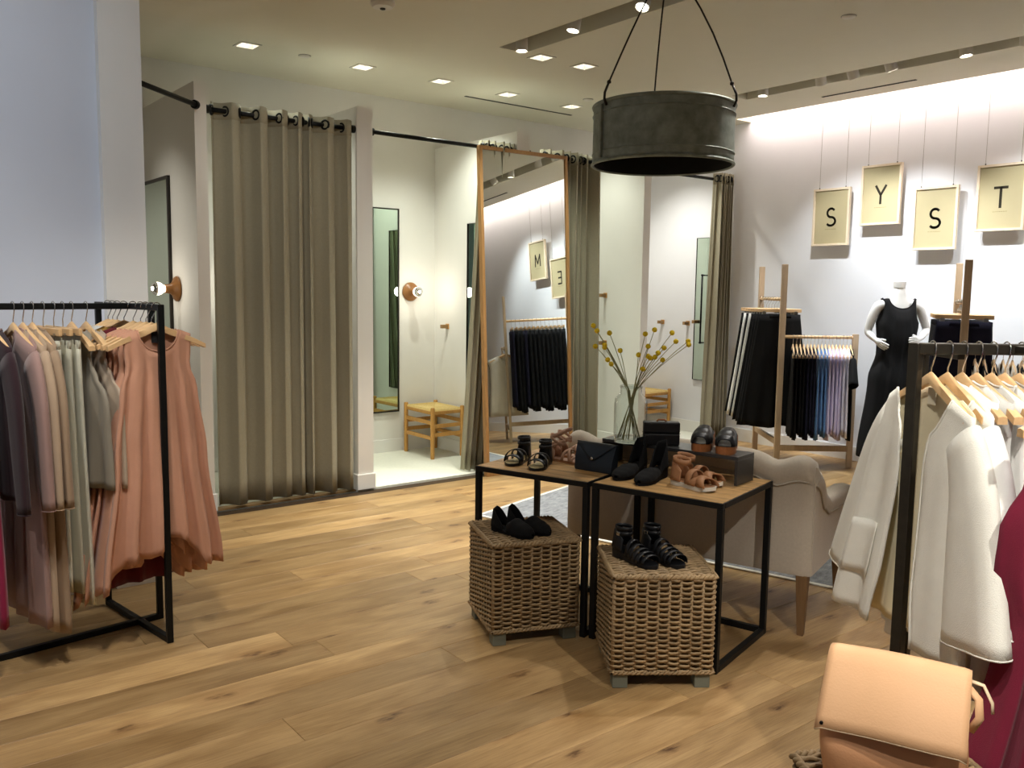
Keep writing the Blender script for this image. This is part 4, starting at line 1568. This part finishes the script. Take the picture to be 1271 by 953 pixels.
def b_flat_black(t, L):
    rise = lambda s: .012 * max(0, 1 - s / .5)
    sole_mesh(L, flat(0), lambda s: .010 + rise(s)).build('sole', M_BSUEDE, t, True, angle=40)
    zt = lambda s: .010 + rise(s)
    hg = lambda s: lerp_tab([(0, .02), (.45, .040), (.58, .062), (.75, .046), (.9, .032), (1, .013)], s)
    upper(L, zt, hg, None, s0=.44).build('toe_upper', M_BSUEDE, t, True, solid=.003)
    counter(L, zt, .085, .36, .85).build('heel_counter', M_BSUEDE, t, True, solid=.004)


def b_strap_black(t, L):
    rise = lambda s: .030 * max(0, 1 - s / .6)
    sole_mesh(L, flat(0), lambda s: .014 + rise(s)).build('sole', M_BLEATH, t, True, angle=40)
    zt = lambda s: .014 + rise(s)
    for s in (.86, .76, .66, .56, .46):
        band(s + .03, s - .03, .030 + .036 * (.92 - s) / .46, .020, zt, L).build('strap', M_BLEATH, t, True, solid=.003)
    counter(L, zt, .075, .30, .3).build('heel_counter', M_BLEATH, t, True, solid=.004)
    for z in (.105, .125):
        ankle_band(z, .031, .015, L, .11).build('ankle_strap', M_BLEATH, t, True, solid=.003)
    MB().box(-L / 2 + .05, -L / 2 + .066, -.041, -.036, .098, .112).build('buckle', M_CHROME, t, bevel=.001)


def b_tan(t, L):
    lift = lambda s: .010 * max(0, (s - .7) / .3) ** 2
    sole_mesh(L, lift, lambda s: .022 - .006 * s).build('white_sole', M_WSOLE, t, True, angle=40)
    zt = lambda s: lift(s) + .022 - .006 * s
    sole_mesh(L * .97, zt, flat(.002), -.003).build('insole', M_TANL, t, True, angle=40)
    band(.88, .60, .036, .040, zt, L).build('cross_strap', M_TANL, t, True, solid=.004)
    band(.62, .84, .040, .040, zt, L, .006).build('cross_strap', M_TANL, t, True, solid=.004)
    band(.56, .50, .060, .030, zt, L).build('instep_strap', M_TANL, t, True, solid=.004)
    counter(L, zt, .095, .30, .5).build('heel_counter', M_TANL, t, True, solid=.004)
    ankle_band(.108, .032, .022, L, .11, slope=-.006).build('ankle_strap', M_TANL, t, True, solid=.004)


def b_clog(t, L):
    rise = lambda s: .030 * max(0, 1 - s / .7)
    sole_mesh(L, flat(0), lambda s: .034 + rise(s), .004).build('wooden_sole', M_CLOGW, t, True, angle=40)
    zt = lambda s: .034 + rise(s)
    hg = lambda s: lerp_tab([(0, .03), (.45, .060), (.62, .060), (.8, .048), (.97, .030), (1, .028)], s)
    upper(L, zt, hg, None, grow=.005, s0=.46, s1=.94).build('vamp', M_BLEATH, t, True, solid=.004)
    sole_mesh(L * .98, zt, flat(.003), .002).build('insole', M_BLEATH, t, True, angle=40)


shoe('sandal', 'black strappy sandal at the left corner of the display table', (2.490, 3.185), -150, TT, b_black_sandal)
shoe('sandal', 'black strappy sandal in front of the nude pair', (2.518, 3.035), -146, TT, b_black_sandal)
shoe('sandal', 'nude gladiator sandal behind the black sandal, nearer the table edge', (2.825, 2.99), -76, TT, b_nude, .23)
shoe('sandal', 'nude gladiator sandal farther back, beside the blue black clutch', (2.925, 3.05), -76, TT, b_nude, .23)
shoe('ankle_shoe', 'black suede cutout shoe beside the clutch', (2.688, 2.675), -163, TT, b_bootie, .265)
shoe('ankle_shoe', 'black suede cutout shoe beside the tan sandals', (2.697, 2.545), -161, TT, b_bootie, .265)
shoe('sandal', 'tan sandal with white sole nearest the front table edge', (2.862, 2.272), -92, TT, b_tan, .235)
shoe('sandal', 'tan sandal with white sole against the black riser', (2.965, 2.315), -84, TT, b_tan, .235)
shoe('clog', 'black open clog with wooden sole next to the black box', (3.005, 2.482), -152, RZT, b_clog, .225)
shoe('clog', 'black open clog with wooden sole at the right end of the riser', (3.040, 2.372), -150, RZT, b_clog, .225)
shoe('flat_shoe', 'black cutout flat nearest the front edge of the left wicker cube', (2.365, 2.850), -80, WT, b_flat_black, .235)
shoe('flat_shoe', 'black cutout flat farther back on the left wicker cube', (2.460, 2.845), -76, WT, b_flat_black, .235)
shoe('strappy_shoe', 'black strappy shoe with buckle on the right wicker cube, left one', (2.492, 2.245), -93, WT, b_strap_black, .24)
shoe('strappy_shoe', 'black strappy shoe on the right wicker cube, right one', (2.585, 2.190), -97, WT, b_strap_black, .24)

# ================================================================== clutch, box, vase
t = thing('clutch_bag', 'blue black envelope clutch with steel snap on the left display table', 'clutch bag', (2.765, 2.885, TT), radians(-77))
rings = []
for z, w, d in ((0, .098, .024), (.01, .100, .027), (.06, .102, .024), (.11, .106, .012), (.128, .107, .006)):
    lean = .10 * z
    rings.append([(sx * w * (1 - .03 * (abs(k) % 2)), sy * d + lean, z) for sx, sy, k in ((-1, -1, 0), (-.5, -1.15, 0), (0, -1.2, 0), (.5, -1.15, 0), (1, -1, 0), (1, 1, 0), (0, 1.1, 0), (-1, 1, 0))])
MB().loft(rings).build('body', M_NAVYL, t, True, angle=60)
fp = MB()
rows = []
for i in range(7):
    v = i / 6
    z = .130 - .078 * v
    hw_ = .108 * (1 - v * .93)
    lean = .10 * z
    y = -(.009 + .024 * min(1, v * 1.4)) + lean
    rows.append([(hw_ * (-1 + k / 3), y - .003 * (1 - abs(-1 + k / 3)), z) for k in range(7)])
fp.loft([[(p[0], .010 + .012, .128) for p in rows[0]]] + rows, False)
fp.build('flap', M_NAVYL, t, True, solid=.003)
MB().lathe([(0.0078, -.001), (0.0078, .003), (.004, .0055), (.0005, .006)], 12, Matrix.Translation((0, -.0325, .062)) @ Matrix.Rotation(pi / 2, 4, 'X')).build('snap', M_CHROME, t, True)

t = thing('box_purse', 'black box purse standing on the riser beside the vase', 'purse', (3.005, 2.705, RZT), radians(-42))
MB().box(-.083, .083, -.028, .028, 0, .055).build('lower_shell', M_BLEATH, t, bevel=.006)
MB().box(-.083, .083, -.028, .028, .057, .108).build('upper_shell', M_BLEATH, t, bevel=.006)
MB().box(-.084, .084, -.0285, .0285, .0545, .0575).build('seam_rail', M_IRON, t)
MB().tube([(-.022, 0, .108), (-.014, 0, .116), (.014, 0, .116), (.022, 0, .108)], .0045, 8).build('clasp', M_CLOGW, t, True)

VC = Vector((2.935, 2.835, RZT))
t = thing('glass_vase', 'clear glass jar vase holding the yellow ball flowers', 'vase', VC)
prof_o = [(.060, 0), (.074, .002), (.077, .012), (.077, .180), (.074, .203), (.058, .222), (.050, .232), (.049, .250), (.051, .258)]
MB().lathe([(.001, 0.001)] + prof_o, 40, None, True).build('glass_body', M_GLASS, t, True, angle=60)
MB().lathe([(.071, .012), (.072, .014), (.066, .017), (.001, .015)], 40, None, True).build('base_glass', M_GLASS, t, True, angle=60)
MB().lathe([(.047, .2560), (.0515, .2565), (.0535, .262), (.0515, .267), (.047, .2665), (.0455, .262), (.047, .2560)], 40, None, True).build('lip', M_GLASS, t, True)
FLW = [(-.146, .114, .556), (-.133, .105, .533), (-.078, .061, .523), (-.135, .106, .46), (-.113, .089, .456), (-.055, .043, .442), (-.105, .082, .468),
       (-.088, .069, .399), (-.081, .064, .379), (.021, -.017, .424), (.035, -.027, .358), (.049, -.039, .521), (.073, -.057, .541), (.051, -.04, .463),
       (.14, -.11, .527), (.163, -.128, .488), (.127, -.1, .457), (.097, -.076, .433), (.11, -.086, .402), (.085, -.067, .413), (.07, -.055, .417),
       (.199, -.156, .489), (.203, -.159, .474), (.061, -.048, .409)]
rf = random.Random(9)
for x, y, z in FLW:
    z -= .013
    jx, jy = rf.uniform(-.02, .02), rf.uniform(-.02, .02)
    a = atan2(y, x)
    a2 = a + rf.uniform(-1.3, 1.3)
    r2 = rf.uniform(.025, .06)
    bot = Vector((-cos(a2) * r2, -sin(a2) * r2, .018))
    neck = Vector((cos(a) * rf.uniform(.005, .026), sin(a) * rf.uniform(.005, .026), .24))
    top = Vector((x + jx * .6, y + jy * .6, z))
    t = thing('dry_flower', 'yellow ball flower on a thin dry stem in the glass vase', 'flower', VC, 0, 'yellow ball flowers in the glass vase')
    pts = [bot, bot.lerp(neck, .5), neck]
    for q in (.25, .5, .75, 1):
        pts.append(neck.lerp(top, q) + Vector((0, 0, .012 * sin(pi * q))))
    MB().tube(pts, .0017, 5).build('stem', M_STEM, t, True)
    bm = bmesh.new()
    bmesh.ops.create_icosphere(bm, subdivisions=2, radius=.0125)
    me = bpy.data.meshes.new('flower_head')
    for v in bm.verts:
        v.co *= 1 + rf.uniform(-.06, .06)
    bm.to_mesh(me); bm.free()
    me.materials.append(M_YEL)
    o = bpy.data.objects.new('flower_head', me); COL.objects.link(o); o.parent = t; o.location = top

# ================================================================== sofa
SA = Vector((2.981, 3.324, 0))
SL, SD = 1.2475, .74
t = thing('sofa', 'beige linen settee seen from behind with rolled back and wooden legs', 'sofa', SA, radians(-71.6))


def back_top(x):
    e = min(x, SL - x)
    return .805 + .028 * sin(pi * x / SL) - .030 * math.exp(-((e - .17) / .06) ** 2) + .012 * math.exp(-((e - .05) / .05) ** 2)


secs = []
NX = 44
for i in range(NX + 1):
    x = SL * i / NX
    T = back_top(x)
    e = min(x, SL - x)
    rr_ = .055 * min(1, .45 + e / .12)
    sec = [(0.006, .275), (0, .30), (0, .50), (-.002, T - .115), (-.012, T - .095), (-.024, T - .06), (-.020, T - .025), (.002, T - .004), (.035, T),
           (.075, T - .012), (.105, T - .045), (.118, T - .10), (.120, .50), (.135, .34), (.13, .275)]
    cr = max(0, 1 - e / .05)
    secs.append([(x + (-1 if x < SL / 2 else 1) * .0 , y + .018 * cr ** 2 * (1 if y < .05 else -.6), z - (.02 * cr ** 2 if z > .6 else 0)) for y, z in sec])
MB().loft(secs).build('back', M_SOFA, t, True, angle=60)
pp = [(SL * i / 40, -.0045 + .018 * max(0, 1 - min(SL * i / 40, SL - SL * i / 40) / .05) ** 2, back_top(SL * i / 40) - .112) for i in range(41)]
MB().tube(pp, .005, 7).build('back_piping', M_SOFAP, t, True)
for sgn, xo in ((-1, 0), (1, SL)):
    secs = []
    pipe = []
    for i in range(25):
        v = i / 24
        y = .03 + (SD - .03) * v
        A = lerp_tab([(0, .775), (.08, .745), (.22, .640), (.36, .600), (.6, .592), (.9, .585), (1, .565)], v)
        w = sgn
        o_ = xo + sgn * .004
        secs.append([(o_, y, .275), (o_, y, A - .09), (o_ + w * .012, y, A - .065), (o_ + w * .020, y, A - .035), (o_ + w * .006, y, A - .006), (o_ - w * .03, y, A),
                     (o_ - w * .07, y, A - .010), (o_ - w * .10, y, A - .045), (o_ - w * .105, y, .40), (o_ - w * .105, y, .275)])
        pipe.append((o_ + w * .006, y, A - .085))
    MB().loft(secs).build('arm', M_SOFA, t, True, angle=60)
    MB().tube(pipe, .005, 7).build('arm_piping', M_SOFAP, t, True)
MB().box(.08, SL - .08, .10, SD - .02, .275, .36).build('seat_base', M_SOFA, t, bevel=.01)
MB().box(.105, SL - .105, .125, SD, .36, .47).build('seat_cushion', M_SOFA, t, bevel=.03)
for x, y, sx, sy in ((.035, .035, -1, -1), (SL - .035, .035, 1, -1), (.04, SD - .05, -1, 1), (SL - .04, SD - .05, 1, 1)):
    a, b = .026, .014
    zf = .0 if y < .2 else .013
    MB().loft([[(x + u * a, y + v * a, .276) for u, v in ((-1, -1), (1, -1), (1, 1), (-1, 1))],
               [(x + sx * .006 + u * b, y + sy * .015 + v * b, zf) for u, v in ((-1, -1), (1, -1), (1, 1), (-1, 1))]]).build('leg', M_SLEG, t, bevel=.003)

# rug under the sofa
t = thing('rug', 'grey woven rug with pale binding under the settee', 'rug', (3.40, 4.71, 0), radians(-73.9))
MB().box(.03, 2.57, .03, 1.67, .001, .011).build('pile', M_RUG, t, bevel=.003)
for q in ((0, 2.6, 0, .03), (0, 2.6, 1.67, 1.7), (0, .03, .03, 1.67), (2.57, 2.6, .03, 1.67)):
    MB().box(q[0], q[1], q[2], q[3], .001, .010).build('binding', M_FRINGE, t, bevel=.002)

# ================================================================== zinc drum lamp
LC = Vector((3.393, 3.106, 0))
LR, Z0, Z1, ZH = .358, 2.168, 2.462, 3.17
t = thing('drum_pendant', 'dark galvanised zinc drum lamp hanging on three wires', 'pendant lamp', (LC.x, LC.y, CEIL))
H = -CEIL
dr = MB()
dr.lathe([(LR - .004, Z0 + H + .012), (LR - .004, Z0 + H + .03), (LR - .006, Z1 + H - .02), (LR - .004, Z1 + H)], 72, None, True)
dr.build('drum_shell', M_ZINC, t, True, solid=.003)
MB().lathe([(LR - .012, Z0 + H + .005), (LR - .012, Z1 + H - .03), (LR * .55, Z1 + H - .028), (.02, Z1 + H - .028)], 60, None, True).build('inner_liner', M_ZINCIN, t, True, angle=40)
for z in (Z0 + H + .006, Z1 + H - .004):
    prof = [(LR - .003 + .0075 * cos(2 * pi * k / 8), z + .0085 * sin(2 * pi * k / 8)) for k in range(9)]
    MB().lathe(prof, 72, None, True).build('rolled_rim', M_ZINC, t, True)
for zz in (Z0 + H + .055, Z1 + H - .05):
    prof = [(LR - .002 + .003 * cos(2 * pi * k / 6), zz + .004 * sin(2 * pi * k / 6)) for k in range(7)]
    MB().lathe(prof, 72, None, True).build('rib', M_ZINC, t, True)
MB().box(LR * cos(2.9) - .012, LR * cos(2.9) + .012, LR * sin(2.9) - .006, LR * sin(2.9) + .006, Z0 + H + .02, Z1 + H - .02).build('side_seam', M_ZINC, t, bevel=.002)
base_a = radians(51.85)
for k in range(3):
    a = base_a + k * 2 * pi / 3
    p = Vector((LR * cos(a), LR * sin(a), Z1 + H))
    apex = Vector((.012 * cos(a), .012 * sin(a), ZH + H))
    q = p + Vector((0, 0, .055)) + (apex - p).normalized() * .03
    MB().tube([p + Vector((0, 0, -.03)), p + Vector((.012 * cos(a), .012 * sin(a), .0)), p + Vector((.01 * cos(a), .01 * sin(a), .03)), q], .006, 8).build('hook_ear', M_ROPE, t, True)
    MB().lathe([(.003, 0), (.010, .004), (.010, .014), (.003, .02)], 8, Matrix.Translation(q - Vector((0, 0, .01)))).build('knot', M_ROPE, t, True)
    sag = [q.lerp(apex, s) + Vector((cos(a), sin(a), 0)) * (.03 * sin(pi * s)) * (1 if k != 1 else .3) for s in (0, .2, .4, .6, .8, 1)]
    MB().tube(sag, .0045, 7).build('wire', M_ROPE, t, True)
MB().lathe([(.055, 0), (.055, -.012), (.02, -.03), (.012, -.08), (.016, -.085)], 20).build('ceiling_canopy', M_ROPE, t, True, angle=40)
MB().lathe([(.018, Z1 + H - .028), (.022, Z1 + H - .07), (.022, Z1 + H - .10)], 16).build('lamp_socket', M_ROPE, t, True)

# ================================================================== hanging posters



def stroke_letter(ch, h):
    """thin geometric capitals as polylines in a box about h tall, centred"""
    w = h * .30
    if ch == 'S':
        pts = []
        for k in range(0, 15):
            a = radians(40 + 230 * k / 14)
            pts.append((w * .82 * cos(a), h * .25 + h * .25 * sin(a)))
        for k in range(1, 16):
            a = radians(90 - 230 * k / 15)
            pts.append((w * .95 * cos(a), -h * .25 + h * .25 * sin(a)))
        return [pts]
    if ch == 'Y':
        return [[(-w, h / 2), (0, -.02 * h), (w, h / 2)], [(0, -.02 * h), (0, -h / 2)]]
    if ch == 'T':
        return [[(-w * 1.05, h / 2), (w * 1.05, h / 2)], [(0, h / 2), (0, -h / 2)]]
    if ch == 'E':
        return [[(w * .8, h / 2), (-w * .8, h / 2), (-w * .8, -h / 2), (w * .8, -h / 2)], [(-w * .8, 0), (w * .6, 0)]]
    if ch == 'M':
        return [[(-w * 1.25, -h / 2), (-w * 1.1, h / 2), (0, -h * .28), (w * 1.1, h / 2), (w * 1.25, -h / 2)]]
    return []


def poster(ch, label, yc, zb, w=.372, h=.525):
    """faces -X; local x runs along -Y (to the right for the viewer)"""
    t = thing('hanging_poster', label, 'poster', (7.385, yc, zb), -pi / 2)
    b, d = .019, .032
    for q in ((-w / 2, -w / 2 + b, 0, h), (w / 2 - b, w / 2, 0, h), (-w / 2 + b, w / 2 - b, 0, b), (-w / 2 + b, w / 2 - b, h - b, h)):
        MB().box(q[0], q[1], -d / 2, d / 2, q[2], q[3]).build('frame_bar', M_FRAMEP, t, bevel=.001)
    MB().box(-w / 2 + b, w / 2 - b, -.004, .008, b, h - b).build('print', M_PRINT, t)
    lt = MB()
    for pl in stroke_letter(ch, .155):
        P = [Vector((x, -.0046, h * .50 + z)) for x, z in pl]
        for i, (p, q) in enumerate(zip(P, P[1:])):
            e = (q - p).normalized() * .0055
            lt.beam(p - e, q + e, .0012, .0145, up=(0, 1, 0)) if False else lt.add(
                *ribbon(p - e, q + e, .0205))
    lt.build('letter', M_INK, t)
    cp = MB()
    rq = random.Random(ord(ch) + int(yc * 10))
    x = -.055
    while x < .055:
        l = rq.uniform(.006, .014)
        cp.box(x, min(x + l, .057), -.0050, -.0042, h * .285, h * .285 + .004)
        x += l + .0035
    cp.build('caption_line', M_INK2, t)
    for sx in (-.36, .36):
        MB().tube([(sx * w, 0, h + .004), (sx * w, 0, CEIL + .30 - zb)], .0016, 5).build('wire', M_STEEL, t)
        MB().lathe([(.005, h), (.005, h + .010), (.002, h + .013)], 8, Matrix.Translation((sx * w, 0, 0))).build('wire_clip', M_IRON2, t)
    return t


def ribbon(p, q, w):
    d = (q - p).normalized()
    s = Vector((-d.z, 0, d.x)) * (w / 2)
    f = Vector((0, -.0008, 0))
    P = [p - s, p + s, q + s, q - s, p - s + f, p + s + f, q + s + f, q - s + f]
    return P, [(0, 1, 2, 3), (7, 6, 5, 4), (0, 4, 5, 1), (1, 5, 6, 2), (2, 6, 7, 3), (3, 7, 4, 0)]


for ch, lb, yc, zb in (('S', 'gold framed poster with the letter S, low and farthest left', 4.642, 1.985), ('Y', 'gold framed poster with the letter Y hanging high', 4.165, 2.153),
                       ('S', 'gold framed poster with the letter S between Y and T', 3.67, 1.920), ('T', 'gold framed poster with the letter T at the right photo edge', 3.155, 2.055),
                       ('E', 'gold framed poster with the letter E seen in the tall mirror', 2.69, 1.80), ('M', 'gold framed poster with the letter M seen in the tall mirror', 2.22, 2.09)):
    poster(ch, lb, yc, zb)

# ================================================================== mannequin
MP = Vector((7.0, 3.74, 0))
RZM = radians(-38)
t = thing('mannequin', 'headless white mannequin with hands on its hips', 'mannequin', MP, RZM)
verts, edges, rad = [], [], []


def jt(p, r, link=None):
    verts.append(p); rad.append(r if isinstance(r, tuple) else (r, r))
    if link is not None:
        edges.append((link, len(verts) - 1))
    return len(verts) - 1


pel = jt((0, 0, .93), (.135, .095))
wai = jt((0, 0, 1.10), (.105, .080), pel)
rib = jt((0, -.005, 1.24), (.118, .088), wai)
che = jt((0, -.005, 1.35), (.118, .078), rib)
clv = jt((0, .005, 1.472), (.070, .045), che)
nk = jt((0, .0, 1.55), (.058, .056), clv)
jt((0, -.006, 1.630), (.055, .054), nk)
for s in (-1, 1):
    kn = jt((s * .085, .0, .50), (.058, .058), jt((s * .09, 0, .80), (.085, .085), pel))
    an = jt((s * .085, .02, .10), (.034, .034), kn)
    jt((s * .09, -.09, .035), (.032, .026), an)
ARMS = ((-1, (-.165, .005, 1.452), (-.225, .045, 1.225), (-.190, -.035, 1.165), (-.165, -.075, 1.135)),
        (1, (.165, .005, 1.452), (.285, .075, 1.25), (.155, -.085, 1.175), (.110, -.118, 1.172)))
for s, sh, el, wr, hd in ARMS:
    a = jt((s * .115, .0, 1.458), (.050, .045), clv)
    b = jt(sh, (.047, .047), a)
    m_ = jt(tuple((Vector(sh) * .5 + Vector(el) * .5) + Vector((s * .008, 0, 0))), (.040, .040), b)
    c = jt(el, (.034, .034), m_)
    m2 = jt(tuple(Vector(el).lerp(Vector(wr), .4)), (.033, .033), c)
    d = jt(wr, (.021, .021), m2)
    e = jt(tuple(Vector(wr).lerp(Vector(hd), .6)), (.027, .017), d)
    dirv = (Vector(hd) - Vector(wr)).normalized()
    upv = Vector((0, 0, 1)); upv = (upv - dirv * upv.dot(dirv)).normalized()
    inn = Vector((-s, 0, 0))
    for k in range(4):
        off = upv * (.021 - .014 * k)
        ln = (.060, .068, .064, .050)[k]
        f0 = jt(tuple(Vector(hd) + off), (.0095, .0095), e)
        f1 = jt(tuple(Vector(hd) + off * 1.15 + dirv * ln * .5 + inn * .008), (.0085, .0085), f0)
        jt(tuple(Vector(hd) + off * 1.2 + dirv * ln * .85 + inn * .03 - upv * .008), (.0072, .0072), f1)
    th0 = jt(tuple(Vector(wr).lerp(Vector(hd), .5) + upv * .026 + inn * .012), (.0105, .0105), e)
    jt(tuple(Vector(hd) + upv * .042 + dirv * .012 + inn * .022), (.0085, .0085), th0)
me = bpy.data.meshes.new('body')
me.from_pydata(verts, edges, [])
me.materials.append(M_MANN)
body = bpy.data.objects.new('body', me)
COL.objects.link(body)
body.parent = t
md = body.modifiers.new('skin', 'SKIN')
md.use_smooth_shade = True
md.branch_smoothing = 0.6
sk = me.skin_vertices[0].data if me.skin_vertices else None
if sk is None:
    bm = bmesh.new(); bm.from_mesh(me); bm.verts.layers.skin.verify(); bm.to_mesh(me); bm.free()
    sk = me.skin_vertices[0].data
for i, r in enumerate(rad):
    sk[i].radius = r
    sk[i].use_root = (i == 0)
sb = body.modifiers.new('round', 'SUBSURF'); sb.levels = 2; sb.render_levels = 2
MB().lathe([(.046, 1.595), (.0500, 1.632), (.0500, 1.646), (.047, 1.649), (.001, 1.650)], 24, Matrix.Translation((0, -.006, 0))).build('neck_cap', M_MANN, t, True, angle=40)
MB().lathe([(.17, 0), (.17, .012), (.15, .018), (.001, .018)], 36).build('base_plate', M_CHROME, t, True, angle=30)
garment('dress', 'long black tank dress worn by the headless mannequin', 'dress', (MP.x, MP.y, 1.598), RZM, C_BLACK,
        [(0, .140), (.05, .136), (.10, .140), (.15, .165), (.24, .152), (.34, .150), (.50, .205), (1, .27)], 1.42,
        neck=(.106, .105, .05), shoulder=.22, dep=((0, .085), (.08, .125), (.2, .132), (.32, .115), (.5, .140), (1, .15)), fold=(5, .012), seed=301, nv=34, nu=40, trim=C_BLACK, thick=.003)

# ================================================================== tan backpack
t = thing('backpack', 'tan leather backpack with a wide front flap at the bottom right', 'backpack', (1.782, .905, WT + .004), radians(-68))
rings = []
for i in range(13):
    v = i / 12
    z = .268 * v
    w = .138 * (1 - .05 * v) + .010 * sin(pi * v)
    yf = -.100 + .100 * max(0, v - .42) / .58 - .010 * sin(pi * min(1, v * 1.5))
    yb = .062 - .012 * v
    cy, d = (yf + yb) / 2, (yb - yf) / 2
    ring = []
    for k in range(32):
        a = 2 * pi * k / 32
        q = .008 * sin(3 * a + 5 * v) * (1 - v)
        ring.append(((w + q) * math.copysign(abs(cos(a)) ** .4, cos(a)), cy + (d + q + .004 * sin(7 * v + 4 * cos(a))) * math.copysign(abs(sin(a)) ** .5, sin(a)), z + .006 * sin(2 * a + 1) * v))
    rings.append(ring)
MB().loft(rings).build('body', M_BAG2, t, True, sub=1)
prof = [(.066, .17), (.066, .23), (.060, .268), (.046, .284), (.022, .288), (.004, .280), (-.014, .262), (-.034, .240), (-.056, .218), (-.078, .194), (-.098, .172), (-.112, .152)]
rows = []
for j in range(21):
    u = -1 + j / 10
    row = []
    for i, (y, z) in enumerate(prof):
        s = i / (len(prof) - 1)
        ww = .140 + .006 * s
        row.append((u * ww, y - .006 * cos(u * 2.6) * s - .004 * sin(4 * u) * s, z - .006 * u * u * (1 - s) + .004 * sin(3 * u + 1) * s - .006 * s * (1 if abs(u) > .93 else 0)))
    rows.append(row)
MB().loft(rows, False).build('flap', M_BAG, t, True, solid=.0035)
MB().tube([(r[-1][0], r[-1][1], r[-1][2] - .001) for r in rows], .0019, 6).build('flap_edge', M_EDGE, t, True)
for s in (-1, 1):
    MB().tube([(s * .05, .085, .26), (s * .07, .115, .20), (s * .085, .120, .10), (s * .10, .09, .02)], .014, 8, True, .3).build('shoulder_strap', M_BAG2, t, True)
MB().tube([(.138, .02, .25), (.158, .005, .235), (.162, -.005, .20), (.146, -.01, .17)], .011, 8, True, .5).build('side_loop', M_BAG, t, True)
MB().tube([(.140, .03, .262), (.165, .03, .258), (.183, .025, .225), (.185, .02, .205)], .008, 8, True, .35).build('side_tie', M_EDGE, t, True)
MB().lathe([(.004, 0), (.004, .003), (.001, .004)], 10, Matrix.Translation((-.132, -.108, .158)) @ Matrix.Rotation(pi / 2, 4, 'X')).build('corner_rivet', M_IRON, t)
